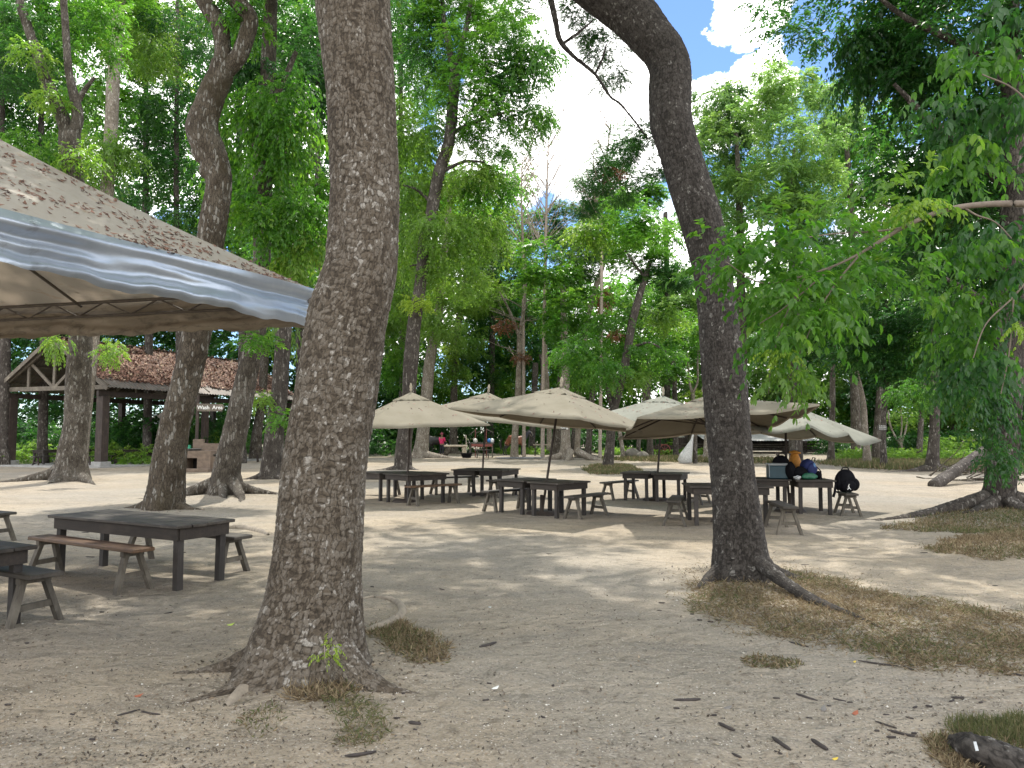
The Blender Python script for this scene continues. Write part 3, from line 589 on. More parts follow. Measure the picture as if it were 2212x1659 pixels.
slim('T13', 'bright-leaved slim tree beside the stone bench', [(978, 982, 25), (980, 930, 16), (981, 850, 15), (985, 775, 14), (990, 699, 13), (1000, 640, 11), (1010, 560, 9)], [('hang', LL, 1010, 740, 0, 36, 34), ('hang', LL, 975, 800, 0, 26, 24), ('clumpy', LL, 1040, 640, 1, 56, 50), ('sprig', LL, 1000, 815, -1, 22, 16), ('sprig', LY, 965, 760, -1, 20, 16), ('hang', LF, 950, 840, 3, 30, 30)], M_BARK, roots=[(R(-20), 1.8, .22, .3), (R(200), 1.5, .2, .3)])
def twigs(pts, nb, ln, seed, w0=3.0, spread=1.1):
    r = random.Random(seed); out_ = []
    for k in range(nb):
        i = r.randrange(len(pts) - 1); t = r.random(); u = pts[i][0] + (pts[i + 1][0] - pts[i][0]) * t; v = pts[i][1] + (pts[i + 1][1] - pts[i][1]) * t
        a = R(-90) + r.choice((-1, 1)) * r.uniform(.35, spread); l = ln * r.uniform(.5, 1.2); q = [(u, v, w0 * .8)]; dy = r.uniform(-1, 1)
        for j in range(4):
            u += math.cos(a) * l / 4; v += math.sin(a) * l / 4; a += r.uniform(-.3, .3); q.append((u, v, w0 * (.65 - .13 * j), dy * (j + 1)))
        out_.append(q)
        for s_ in (-1, 1):
            if r.random() < .7:
                b_ = q[2]; a2 = a + s_ * r.uniform(.4, .8); l2 = l * .45
                out_.append([(b_[0], b_[1], w0 * .45, dy * 2)] + [(b_[0] + math.cos(a2) * l2 * j / 3, b_[1] + math.sin(a2) * l2 * j / 3, w0 * (.4 - .08 * j), dy * 2 + j * s_ * .3) for j in (1, 2, 3)])
    return out_
dead = [(1121, 800, 12), (1123, 714, 10), (1133, 640, 8), (1136, 588, 6)]
slim('T14', 'dead bare tree with pale twigs, its trunk in front of the saddled horse', [(1111, 981, 18), (1113, 930, 14), (1118, 880, 14), (1120, 850, 15), (1121, 790, 12), (1123, 723, 13)], [('sprig', M_RUST, 1095, 700, 0, 16, 12), ('sprig', M_RUST, 1120, 770, 0, 14, 10)], M_BARKP,
     limbs=[[(1123, 722, 10), (1130, 680, 9), (1133, 640, 8), (1136, 588, 6), (1134, 540, 3)], [(1121, 724, 9), (1112, 700, 8), (1095, 660, 5), (1072, 618, 2)]] + twigs(dead, 15, 75, 5, 3.2, 1.7), Y=56)
slim('T15', 'twin-stemmed dark trunk right of the saddled horse', [(1147, 979, 17), (1150, 930, 13), (1154, 850, 13), (1157, 780, 12)], [], M_BARKD, limbs=[[(1152, 880, 9), (1168, 850, 8), (1172, 800, 8), (1166, 760, 6)]], Y=66)
slim('T16', 'narrow trunk beside the low rail bench', [(1186, 980, 12), (1186, 900, 10), (1182, 830, 9), (1178, 740, 7)], [], M_BARKP, Y=63)
slim('T17a', 'grey trunk close behind the tree that carries the oval riding sign', [(1201, 987, 24), (1204, 940, 18), (1208, 880, 16), (1212, 800, 13)], [], M_BARK, Y=57)
slim('T17', 'root-flared grey tree that carries the oval riding sign', [(1222, 990, 34), (1222, 962, 22), (1221, 900, 19), (1222, 826, 17), (1220, 760, 16), (1216, 620, 12)], [('clumpy', LF, 1240, 690, 0, 62, 60), ('clumpy', LF, 1190, 600, 1, 66, 66), ('clumpy', LB_, 1250, 560, 3, 70, 60)], M_BARKP, roots=[(R(-100), 2.6, .22, .4, .15, .7), (R(-30), 3.2, .25, .4, .15, .7), (R(190), 3.0, .25, .4, .2, .5)], Y=50)
slim('T18', 'narrow dark trunk right of the oval riding sign', [(1237, 982, 15), (1240, 930, 10), (1246, 840, 10), (1252, 760, 8)], [], M_BARKD)
slim('T19', 'lone grey trunk on bare sand between the second and third umbrella peaks', [(1268, 991, 20), (1271, 960, 14), (1276, 900, 14), (1279, 850, 13), (1287, 770, 11)], [('clumpy', LF, 1275, 770, 0, 48, 40), ('hang', LF, 1250, 820, 0, 30, 26)], M_BARK, roots=[(R(-15), 3.5, .16, .3), (R(200), 1.2, .16, .3)])
tree('T20', 'leaning dark tree on a small grass mound beyond the umbrellas', (1312, 1013),
     [(1312, 1017, 30), (1314, 1000, 23), (1318, 960, 20), (1320, 929, 20), (1327, 880, 19), (1334, 854, 19), (1348, 797, 18), (1356, 755, 18), (1365, 700, 18), (1376, 659, 17), (1384, 630, 15), (1394, 600, 12), (1405, 560, 8)],
     [[(1325, 885, 13), (1314, 850, 11), (1306, 810, 10), (1296, 770, 8)], [(1356, 755, 6), (1400, 740, 5), (1440, 760, 3)], [(1394, 600, 7), (1370, 570, 5), (1350, 540, 3)]],
     [('clumpy', LF, 1390, 545, 0, 62, 46), ('clumpy', LD, 1440, 590, .5, 44, 36), ('round2', LF, 1345, 470, 1, 70, 40), ('hang', LF, 1300, 800, -1, 40, 34), ('hang', LF, 1250, 760, 0, 50, 44), ('hang', LF, 1400, 760, 1, 52, 40), ('hang', LL, 1350, 810, .5, 40, 34), ('hang', LF, 1330, 700, 1, 44, 40), ('hang', LL, 1440, 690, 2, 34, 30), ('sprig', LL, 1310, 900, -.5, 28, 14), ('hang', LF, 1420, 500, 2, 50, 40), ('sprig', M_RUST, 1335, 720, 0, 14, 12), ('hang', LL, 1280, 500, 3, 50, 40)],
     M_BARKD, n=24, step=.12, group=G_MID)
slim('Tl', 'pale leaning trunk half hidden in the leaves above the middle umbrella', [(1246, 983, 12), (1256, 800, 11), (1269, 692, 11), (1284, 631, 12), (1301, 579, 10), (1315, 520, 7)], [('clumpy', LF, 1300, 520, 0, 70, 50), ('clumpy', LB_, 1220, 480, 2, 60, 45), ('sprig', M_RUST, 1300, 640, 0, 14, 20), ('sprig', M_RUST, 1310, 420, 0, 16, 24), ('clumpy', LF, 1180, 520, 2, 56, 50)], M_BARKP, Y=58)
slim('T21', 'slim pale trunk leaning left beside a boulder', [(1347, 992, 11), (1343, 960, 9), (1338, 930, 9), (1330, 870, 8), (1326, 800, 7)], [], M_BARKP)
slim('T22', 'curved grey trunk between two boulders', [(1381, 991, 11), (1379, 960, 10), (1385, 930, 10), (1391, 880, 9), (1392, 800, 8)], [], M_BARK)
slim('T23', 'stout short-looking trunk left of the cart awning', [(1404, 990, 20), (1404, 960, 14), (1403, 930, 14), (1400, 870, 12), (1402, 760, 9)], [('clumpy', LF, 1420, 800, 2, 50, 36)], M_BARK)
slim('T24', 'dark trunk right in front of the cart', [(1460, 987, 13), (1459, 940, 12), (1458, 860, 11), (1452, 760, 9)], [('clumpy', LF, 1470, 740, 2, 50, 50)], M_BARKD, Y=60)
slim('T25', 'brown trunk behind the post with the white sack', [(1490, 976, 12), (1492, 930, 10), (1495, 840, 8)], [], M_BARK, Y=66)
slim('T26', 'pale short trunk left of the dark leaning tree', [(1525, 996, 13), (1525, 960, 10), (1527, 930, 9), (1530, 860, 8)], [], M_BARKP)
slim('Tf', 'slender pale Y-forked sapling above the third umbrella', [(1499, 986, 8), (1499, 900, 8), (1498, 872, 8), (1496, 846, 9)], [('sprig', LL, 1480, 870, 1, 40, 20), ('sprig', LY, 1500, 855, 2, 24, 14), ('clumpy', LF, 1500, 720, 3, 46, 40)], M_BARKP, limbs=[[(1495, 848, 6), (1488, 820, 5), (1486, 780, 5), (1476, 735, 3)], [(1497, 848, 6), (1507, 822, 5), (1507, 770, 4), (1514, 735, 3)]], Y=64)
slim('T30', 'dark straight trunk in front of the stable roof', [(1726, 1004, 20), (1726, 960, 15), (1727, 880, 15), (1726, 810, 14), (1724, 700, 12), (1720, 580, 10)], [('clumpy', LF, 1740, 620, 0, 60, 60), ('clumpy', LD, 1770, 740, 2, 50, 50)], M_BARKD)
slim('T31', 'upright trunk right of the stable, at the edge of the grass', [(1795, 1003, 20), (1796, 960, 13), (1798, 880, 12), (1799, 800, 11), (1806, 700, 9)], [('clumpy', LF, 1820, 760, 2, 50, 50), ('clumpy', LF, 1800, 620, 2, 60, 60)], M_BARK)
slim('T32', 'very pale stump-like trunk behind the tip of the rightmost umbrella', [(1873, 1006, 22), (1872, 970, 16), (1868, 930, 14), (1865, 870, 11), (1850, 800, 8)], [], M_BARKP)
slim('T33', 'brown trunk directly behind the tree with the small round sign', [(1892, 1004, 24), (1894, 950, 18), (1898, 900, 16), (1901, 830, 13)], [], M_BARK, Y=47)
slim('T34', 'S-curved dark tree with the small round sign nailed on it', [(1909, 1013, 16), (1908, 960, 12), (1909, 920, 11), (1909, 890, 11), (1914, 850, 13), (1917, 815, 13), (1909, 770, 12), (1912, 690, 10), (1925, 600, 8)], [('dense', LD, 1900, 700, 0, 76, 62), ('dense', LD, 1850, 760, 1, 46, 40), ('dense', LD, 1960, 760, .5, 50, 50), ('dense', LD, 1960, 600, 1, 90, 70), ('dense', LD, 1900, 560, 1.5, 70, 60), ('dense', LD, 1910, 800, -.5, 40, 30)], M_BARKD)
slim('T35', 'broad dark trunk with flared foot, right of the small round sign', [(2013, 1020, 38), (2014, 990, 26), (2018, 930, 21), (2020, 863, 20), (2022, 780, 18), (2020, 690, 15)], [('dense', LF, 2050, 760, 1, 60, 50), ('dense', LD, 2010, 660, 1, 70, 60), ('hang', LF, 1970, 850, -1, 40, 34)], M_BARKD, roots=[(R(200), 2.2, .22, .3), (R(-25), 2.0, .22, .3)])
slim('T36', 'grey trunk between the signed tree and the broad dark trunk', [(1984, 997, 15), (1987, 950, 12), (1990, 900, 11), (1996, 820, 9)], [], M_BARK)
slim('T37', 'pale many-stemmed shrub-like tree in sun behind the grass strip', [(1945, 991, 10), (1945, 960, 9), (1942, 940, 7)], [('sprig', LL, 1945, 900, 1, 40, 24)], M_BARKP, limbs=[[(1944, 962, 6), (1932, 940, 5), (1922, 915, 4), (1918, 880, 3)], [(1946, 960, 5), (1956, 930, 4), (1962, 890, 3)], [(1944, 950, 4), (1948, 920, 3), (1946, 880, 2)]], Y=58)
tree('T38', 'large dark tree at the right edge, long root snaking left over a grassy mound', (2156, 1113),
     [(2156, 1118, 82), (2158, 1080, 66), (2162, 1035, 60), (2170, 940, 59), (2176, 850, 60), (2179, 790, 60), (2182, 650, 56), (2188, 500, 52), (2190, 350, 46), (2185, 150, 40), (2180, -60, 34)],
     [[(2188, 420, 26), (2100, 330, 20), (2000, 250, 14), (1930, 180, 8)], [(2186, 200, 24), (2080, 100, 18), (1960, 40, 12), (1880, -20, 7)], [(2180, 700, 18), (2110, 640, 13), (2040, 600, 8)]],
     [('dense', LD, 2080, 90, 1, 180, 170), ('dense', LD, 1930, 60, 1.5, 110, 110), ('dense', LD, 2150, 340, 1, 150, 130), ('dense', LD, 1985, 300, 2, 110, 100), ('dense', LD, 2090, 520, 1.2, 120, 100), ('dense', LF, 2000, 450, 3, 90, 70), ('dense', LD, 2160, 720, .8, 90, 100), ('hang', LD, 2120, 870, -.5, 40, 60), ('hang', LD, 2075, 800, .6, 46, 60), ('hang', LD, 2205, 930, .2, 34, 50), ('round', LD, 2150, -200, 0, 420, 260), ('hang', LD, 1880, 140, 1, 46, 60), ('sprig', LD, 2140, 985, -1.2, 34, 40)],
     M_BARKD, n=56, step=.045, lump=.04, hero=(.06, .10, .011), roots=[(R(199), 3.4, .15, .3, .14, .30), (R(222), 1.4, .13, .3, .14, .22), (R(-30), 1.7, .15, .3, .15, .3), (R(-80), .8, .13, .3)])
# the big pale-green sunlit trees, back right
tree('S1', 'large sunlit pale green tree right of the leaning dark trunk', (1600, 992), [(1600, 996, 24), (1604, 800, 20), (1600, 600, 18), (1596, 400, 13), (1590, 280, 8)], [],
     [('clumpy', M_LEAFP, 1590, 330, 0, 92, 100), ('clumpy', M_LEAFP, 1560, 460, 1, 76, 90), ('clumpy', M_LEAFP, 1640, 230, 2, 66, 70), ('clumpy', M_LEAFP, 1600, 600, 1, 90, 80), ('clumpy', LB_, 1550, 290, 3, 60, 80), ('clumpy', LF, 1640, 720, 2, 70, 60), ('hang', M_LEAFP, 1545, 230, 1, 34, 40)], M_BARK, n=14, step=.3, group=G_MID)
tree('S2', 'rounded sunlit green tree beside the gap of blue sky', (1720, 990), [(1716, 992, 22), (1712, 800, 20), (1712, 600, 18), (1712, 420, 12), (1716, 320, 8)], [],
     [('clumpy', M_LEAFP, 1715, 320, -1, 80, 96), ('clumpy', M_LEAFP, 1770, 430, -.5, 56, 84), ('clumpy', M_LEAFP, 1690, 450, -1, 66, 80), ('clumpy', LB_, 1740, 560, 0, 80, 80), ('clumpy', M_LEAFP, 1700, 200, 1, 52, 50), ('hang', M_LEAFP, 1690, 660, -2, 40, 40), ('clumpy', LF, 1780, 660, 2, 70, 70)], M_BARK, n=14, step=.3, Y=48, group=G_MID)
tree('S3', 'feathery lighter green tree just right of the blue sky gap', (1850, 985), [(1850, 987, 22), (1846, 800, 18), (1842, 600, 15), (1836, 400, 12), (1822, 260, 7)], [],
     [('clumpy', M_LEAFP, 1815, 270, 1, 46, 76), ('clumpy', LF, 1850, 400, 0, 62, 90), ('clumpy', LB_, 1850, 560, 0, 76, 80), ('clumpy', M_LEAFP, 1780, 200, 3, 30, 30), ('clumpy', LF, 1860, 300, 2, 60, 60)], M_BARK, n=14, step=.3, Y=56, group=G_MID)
# bare twigs against the sky
bare = [(1178, 560, 6), (1180, 470, 5), (1182, 380, 4), (1186, 300, 3)]
tree('B1', 'tall leafless tree with thin bare twigs against the white cloud', (1172, 984), [(1172, 986, 9), (1174, 800, 8), (1178, 560, 7), (1180, 470, 6), (1182, 380, 4), (1186, 290, 2)], twigs(bare, 44, 140, 21, 2.8, .7), [], M_TWIG, n=8, step=.4, Y=54, group=G_MID)
bare = [(1130, 560, 6), (1128, 480, 5), (1126, 420, 4), (1128, 350, 3)]
tree('B2', 'shorter leafless twiggy tree left of the tall bare one', (1132, 983), [(1132, 985, 8), (1131, 800, 7), (1130, 560, 6), (1128, 480, 5), (1126, 420, 4), (1128, 340, 2)], twigs(bare, 36, 120, 22, 2.6, .7), [], M_TWIG, n=8, step=.4, Y=56, group=G_MID)
bare = [(1300, 520, 6), (1302, 430, 5), (1310, 340, 4), (1320, 270, 3)]
tree('B3', 'leafless tree with rusty twigs beside the leaning dark trunk', (1296, 984), [(1296, 986, 8), (1298, 800, 8), (1300, 520, 7), (1302, 430, 5), (1310, 340, 4), (1322, 250, 2)], twigs(bare, 30, 120, 23, 2.6, .8), [('feather', LD, 1300, 360, 0, 40, 26), ('feather', LD, 1345, 300, 0, 44, 26), ('feather', LD, 1280, 390, 0, 40, 26), ('feather', LD, 1360, 395, 0, 50, 30), ('feather', LD, 1330, 345, 0, 40, 24)] + [('sprig', M_RUST, 1330, 380, 0, 20, 18), ('clumpy', LD, 1310, 440, 1, 40, 34), ('clumpy', LF, 1400, 420, 1, 34, 30)], M_TWIG, n=8, step=.4, Y=50, group=G_MID)
# trees of the dense wood on the left
def woods(key, label, u, v, Y, w, top, crowns, bark_m=None):
    return tree(key, label, (u, v), [(u, v + 4, w * 1.3), (u, v - 40, w), (u + w * .2, v - 260, w * .9), (u - w * .2, v - 500, w * .75), (u, top, w * .4)], [], crowns, bark_m or M_BARKD, Y, 'trees of the dense wood behind the tent and pavilion', n=14, step=.3)
woods('W1', 'dark trunk of the dense wood at the far left edge', 6, 985, 40, 24, -100, [('dense', LD, 0, 150, 0, 120, 120), ('dense', LD, 10, 330, 1, 90, 90), ('hang', LL, 40, 370, -8, 46, 40), ('hang', LF, 20, 60, -3, 60, 60)])
woods('W2', 'wood tree seen between the two forks of the pale grey tree', 92, 980, 42, 20, -60, [('dense', LD, 110, 380, 0, 90, 80), ('dense', LD, 100, 40, 1, 110, 100), ('clumpy', LF, 90, 230, 3, 80, 80)])
woods('W3', 'wood tree with lime sunlit leaves right of the tall slim trunk', 318, 978, 44, 18, -40, [('clumpy', LY, 330, 110, 0, 74, 66), ('clumpy', LL, 300, 60, 1, 80, 70), ('clumpy', LL, 370, 40, 1, 60, 60), ('dense', LD, 330, 330, 0, 80, 80), ('clumpy', LF, 290, 230, 0, 60, 60)])
woods('W4', 'dark wood tree left of the knotted crooked tree', 384, 976, 42, 16, -60, [('dense', LD, 385, 240, 0, 60, 70), ('dense', LD, 370, 420, 0, 70, 80), ('hang', LD, 400, 60, -4, 70, 60), ('dense', LF, 380, 560, 0, 60, 60)])
woods('W5', 'wood tree filling the gap between the crooked tree and the front trunk', 520, 978, 44, 20, -80, [('dense', LD, 530, 80, 0, 90, 100), ('dense', LF, 520, 560, 0, 80, 90), ('clumpy', LF, 520, 400, 1, 60, 60), ('dense', LD, 630, 180, 2, 90, 110)])
woods('W6', 'leafy wood tree close behind the big front trunk', 690, 976, 46, 18, -80, [('dense', LD, 680, 200, 0, 80, 110), ('clumpy', LF, 680, 430, 0, 70, 90), ('clumpy', LL, 660, 640, 0, 50, 60), ('dense', LD, 740, 60, 2, 90, 100)])
woods('W7', 'tall wood tree right of the big front trunk, lime leaves low down', 868, 972, 58, 16, -60, [('clumpy', LL, 870, 330, 0, 60, 90), ('dense', LF, 880, 170, 1, 80, 90), ('clumpy', LL, 860, 700, -4, 42, 60), ('dense', LD, 840, 40, 1, 80, 80), ('clumpy', LF, 870, 800, -2, 40, 50)])
woods('W8', 'dark round-crowned wood tree behind the dead bare tree', 1060, 968, 70, 14, 560, [('dense', LD, 1070, 690, 0, 70, 66), ('dense', LD, 1040, 790, 1, 60, 50), ('dense', LD, 1140, 760, 2, 60, 60), ('clumpy', LB_, 1090, 580, 0, 60, 56), ('clumpy', LF, 1160, 640, 3, 60, 60)])
woods('W9', 'feathery wide-spreading tree behind the Y-forked sapling', 1440, 968, 75, 14, 500, [('clumpy', M_LEAFP, 1430, 700, 0, 80, 60), ('clumpy', M_LEAFP, 1480, 620, 1, 60, 60), ('clumpy', M_LEAFP, 1500, 800, 0, 70, 50), ('clumpy', LF, 1400, 640, 1, 60, 60)])
woods('W10', 'small-leaved tree low behind the stable', 1680, 968, 78, 12, 700, [('clumpy', M_LEAFP, 1670, 820, 0, 60, 50), ('clumpy', LF, 1620, 860, 1, 50, 40), ('clumpy', M_LEAFP, 1760, 850, 1, 60, 50), ('clumpy', LF, 1860, 860, 2, 60, 50)])
woods('W11', 'sunny wood tree behind the broad dark trunk', 2060, 972, 62, 14, 640, [('clumpy', LL, 2060, 880, 0, 60, 50), ('clumpy', LF, 1980, 780, 1, 70, 60), ('clumpy', LF, 2130, 800, 1, 80, 80), ('clumpy', LL, 2160, 930, 0, 50, 40)])

# branch tree whose trunk stands just outside the frame on the right
T40 = empty('tree', (5.35, 5.6, 0), 'slender overhanging branch of large-leafleted tree reaching in from the right edge', 'tree')
b0 = T40.location; sheets = []
rows = [(5.35, 5.6, -.2, .17), (5.33, 5.6, 1.2, .13), (5.25, 5.55, 2.4, .11), (5.2, 5.5, 4.0, .09), (5.1, 5.5, 6.0, .05)]
def add_rows(rows, step=.03, n=14, lump=.04): sheets.append(trunk_sheet([(r[0] - b0.x, r[1] - b0.y, r[2], r[3]) for r in rows], step, n, 5, lump))
add_rows(rows)
add_rows([(5.25, 5.55, 2.35, .06)] + px_line([(2560, 520, 24), (2400, 462, 19), (2300, 446, 17), (2212, 440, 15), (2120, 442, 13), (2050, 452, 12), (2000, 468, 10), (1950, 492, 9), (1900, 522, 8), (1860, 546, 6), (1800, 575, 5), (1720, 600, 4), (1640, 610, 3), (1560, 560, 2)], 5.0))
for q in ([(1950, 492, 5), (1890, 500, 4), (1800, 505, 3), (1700, 520, 2)], [(1860, 546, 5), (1800, 620, 4), (1760, 690, 3), (1730, 760, 2)], [(2080, 447, 5), (2110, 465, 4), (2150, 480, 3), (2190, 520, 2)], [(1800, 575, 4), (1700, 660, 3), (1640, 700, 2)], [(2000, 468, 5), (1960, 460, 4), (1900, 440, 2)],
          [(1740, 595, 3), (1690, 700, 3), (1665, 800, 2), (1660, 860, 1.5)], [(2300, 446, 8), (2250, 560, 6), (2190, 640, 4), (2130, 700, 3), (2100, 780, 2)], [(2330, 450, 8), (2280, 300, 6), (2200, 200, 4), (2120, 160, 3)], [(2190, 640, 4), (2180, 760, 3), (2160, 860, 2)]): add_rows(px_line(q, 5.0), .03, 8)
V_, F_, T_, E_ = join(sheets); link('trunk', np_mesh('trunk', V_, F_, plain('branch_bark', (.15, .12, .095), .85, .3, 14, .4), True), T40)
for key, mat_, u, v, dy, r in [('near', LL, 1940, 432, .15, 56), ('near', LF, 1800, 500, .1, 76), ('near', LF, 1720, 520, .15, 70), ('near', LF, 1640, 560, .1, 70), ('near', LF, 1580, 545, .1, 56), 
        ('near', LF, 1850, 580, .3, 50), ('near', LF, 1900, 590, -.1, 56), ('near', LF, 1780, 590, 0, 70), ('near', LF, 1690, 650, 0, 60), ('nearhang', LF, 1760, 690, -.1, 62), ('nearhang', LF, 1700, 750, 0, 50), ('nearhang', LL, 1690, 830, 0, 30), ('nearhang', LD, 2100, 240, .6, 60), ('nearhang', LF, 2130, 150, .8, 64), ('nearhang', LD, 2190, 240, .6, 70), ('nearhang', LF, 2130, 350, .8, 60), ('nearhang', LD, 2200, 60, .9, 70),
        ('nearhang', LD, 2180, 510, .3, 60), ('nearhang', LF, 2120, 560, .3, 54), ('nearhang', LD, 2200, 600, .2, 60), ('nearhang', LF, 2140, 660, .2, 58), ('nearhang', LD, 2205, 690, .2, 50), ('nearhang', LF, 2080, 750, .4, 40), ('nearhang', LD, 2150, 800, .2, 50), ('nearhang', LY, 2200, 715, -.3, 22), ('nearhang', LY, 1690, 770, -.2, 14), ('nearhang', LY, 1975, 455, -.2, 26)]:
    y = 5.0 + dy; o = add_crown(T40, key, mat_, at(u, v, y), .5, RAD[key][1]); s_ = r / ppm(y) / .27; s_ = min(1.25, max(.25 if mat_ is LY else .5, s_)); o.scale = (s_, s_, s_)

# ------------------------------------------------------------------ far woods and undergrowth (nobody could count these)
def scatter_foliage(name, label, cat, mat, seed, centers, sizes, sprays, slen, pairs, ll, lw, flat=.8, droop=.4, hang=.4):
    r = np.random.default_rng(seed); C = np.asarray(centers); cs = np.asarray(sizes); n = len(C)
    idx = np.repeat(np.arange(n), sprays); m = len(idx); sd_ = unit(r.normal(0, 1, (m, 3)) * np.array([1, 1, flat]) + np.array([0, 0, .2]))
    O = C[idx] + sd_ * (cs[idx] * r.uniform(.1, .85, m))[:, None] * np.array([1, 1, flat]); ct = np.clip(r.normal(.45, .25, n), 0, 1)
    V_, F_, T_ = spray_leaves(O, sd_, slen, pairs, ll, lw, droop, np.clip(ct[idx] + r.normal(0, .12, m), 0, 1), r, False, hang)
    return tag(link(name, np_mesh(name, V_, F_, mat, False, {'tint': T_})), label, cat, kind='stuff')
def px_cloud(seed, boxes):
    r = np.random.default_rng(seed); C, S = [], []
    for (u0, u1, v0, v1, y0, y1, n, s) in boxes:
        for k in range(n):
            y = r.uniform(y0, y1); p = at(r.uniform(u0, u1), r.uniform(v0, v1), y)
            if p.z < .1: p.z = r.uniform(.1, .8)
            C.append(p[:]); S.append(s * r.uniform(.6, 1.3))
    return C, S
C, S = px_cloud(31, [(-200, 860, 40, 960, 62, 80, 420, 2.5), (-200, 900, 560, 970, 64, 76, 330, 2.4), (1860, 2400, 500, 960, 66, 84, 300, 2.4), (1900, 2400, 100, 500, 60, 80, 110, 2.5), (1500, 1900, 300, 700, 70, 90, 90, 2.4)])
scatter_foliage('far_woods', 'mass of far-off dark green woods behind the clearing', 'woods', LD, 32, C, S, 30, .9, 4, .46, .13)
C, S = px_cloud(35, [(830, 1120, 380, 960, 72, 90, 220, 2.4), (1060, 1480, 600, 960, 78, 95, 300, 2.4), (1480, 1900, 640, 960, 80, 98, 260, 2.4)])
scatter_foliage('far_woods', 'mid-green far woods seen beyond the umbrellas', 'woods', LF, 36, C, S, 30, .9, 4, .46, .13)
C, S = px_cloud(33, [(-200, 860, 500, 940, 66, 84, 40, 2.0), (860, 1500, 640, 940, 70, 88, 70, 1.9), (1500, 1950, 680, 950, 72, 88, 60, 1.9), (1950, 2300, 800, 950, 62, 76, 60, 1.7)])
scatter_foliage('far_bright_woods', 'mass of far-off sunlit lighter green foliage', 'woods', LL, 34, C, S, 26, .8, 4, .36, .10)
r_ = np.random.default_rng(41); C, S = [], []
for (u0, u1, y0, y1, h, n, s) in [(-60, 470, 44, 54, 2.4, 120, .8), (470, 880, 56, 66, 2.4, 60, .8), (780, 1200, 66, 74, 2.6, 110, .8), (1180, 1420, 66, 74, 2.4, 90, .8), (1380, 1560, 72, 80, 2.0, 40, .7), (1750, 2230, 58, 66, 1.8, 90, .6)]:
    for k in range(n):
        y = r_.uniform(y0, y1); u = r_.uniform(u0, u1); C.append(((u - 1106) / FPX * y, y, r_.uniform(.1, h))); S.append(s * r_.uniform(.6, 1.4))
scatter_foliage('undergrowth', 'dark green undergrowth along the back edge of the clearing', 'undergrowth', LD, 42, C, S, 30, .5, 5, .22, .055, hang=.3)
C, S = [], []
for (u0, u1, y0, y1, h, n, s) in [(330, 480, 46, 52, 1.8, 30, .5), (0, 330, 40, 46, 1.0, 40, .5), (1430, 1520, 70, 76, 2.4, 24, .7), (1780, 2200, 46, 54, .35, 120, .35), (1290, 1560, 60, 66, .25, 60, .3), (1080, 1200, 62, 66, .2, 30, .3), (2000, 2230, 52, 60, 1.2, 50, .5)]:
    for k in range(n):
        y = r_.uniform(y0, y1); u = r_.uniform(u0, u1); C.append(((u - 1106) / FPX * y, y, r_.uniform(.05, h))); S.append(s * r_.uniform(.6, 1.4))
scatter_foliage('bright_undergrowth', 'lighter green weeds and low plants along the edge of the clearing', 'undergrowth', LL, 43, C, S, 26, .4, 5, .17, .04, hang=.2)
# ------------------------------------------------------------------ picnic tables and benches
def make_table(lx, ly, h=.71, leg=.07, ap=.12, over=.06, tall=True):
    """lx, ly top size; returns list of (name, mesh)"""
    out_ = []; t = .035
    m = MB(); nb = max(2, int(round(ly / .2))); w = ly / nb
    for i in range(nb): m.box((random.uniform(-.014, .014), -ly / 2 + w * (i + .5), h - t / 2 + random.uniform(-.004, .003)), (lx, w - .011, t), bev=.006)
    out_.append(('tabletop', m.mesh('tabletop', M_TOP)))
    m = MB(); ax, ay = lx / 2 - over, ly / 2 - over; z = h - t - ap / 2 - .001
    for s in (-1, 1):
        m.box((0, s * ay, z), (2 * ax, .026, ap)); m.box((s * ax, 0, z), (.026, 2 * ay - .03, ap))
    out_.append(('apron', m.mesh('apron', M_APRON)))
    for sx_ in (-1, 1):
        for sy in (-1, 1):
            m = MB(); x, y = sx_ * (ax - .026 - leg / 2 + .01), sy * (ay - .026 - leg / 2 + .01); hz = h - t - .004
            m.bar((x + random.uniform(-.008, .008), y + random.uniform(-.008, .008), -.04), (x, y, hz), leg, leg, (1, 0, 0)); out_.append(('leg', m.mesh('leg', M_LEG)))
    return out_
def make_bench(l, w=.25, h=.47, seatm=None, legm=None, splay=.11):
    seatm = seatm or M_BENCH; legm = legm or M_BLEG; out_ = []; t = .042
    m = MB(); m.box((0, 0, h - t / 2), (l, w, t), bev=.008); out_.append(('seat', m.mesh('seat', seatm)))
    e = l / 2 - min(.20, l * .2)
    for s in (-1, 1):
        m = MB(); m.box((s * e, 0, h - t - .026), (.06, w * .94, .05)); out_.append(('cleat', m.mesh('cleat', legm)))
        for q in (-1, 1):
            m = MB(); m.bar((s * (e + .05), q * (w / 2 - .035 + splay), -.03), (s * e, q * (w / 2 - .05), h - t - .03), .07, .045, (1, 0, 0)); out_.append(('leg', m.mesh('leg', legm)))
        m = MB(); zz = .165; f = 1 - zz / (h - t); yy = w / 2 - .045 + splay * f; m.bar((s * (e + .05 * f), -yy, zz), (s * (e + .05 * f), yy, zz + .012), .03, .055, (1, 0, 0)); out_.append(('crossbar', m.mesh('crossbar', legm)))
    return out_
def place(name, parts, x, y, yaw, label, cat, group, tilt=0.0):
    e = empty(name, (x, y, gz1(x, y)), label, cat, group, R(yaw)); e.rotation_euler[1] = R(tilt)
    for n_, me in parts: link(n_, me, e)
    return e
GT, GB = 'dark wooden picnic tables', 'wooden plank benches'
place('picnic_table', make_table(2.35, .78, .70, .075, .13), -4.36, 8.98, -29, 'long dark picnic table in front of the mossy crooked tree', 'table', GT)
place('bench', make_bench(2.05, .25, .46, M_BENCHB), -4.74, 8.60, -31, 'brown-topped bench on the near side of the long dark table', 'bench', GB)
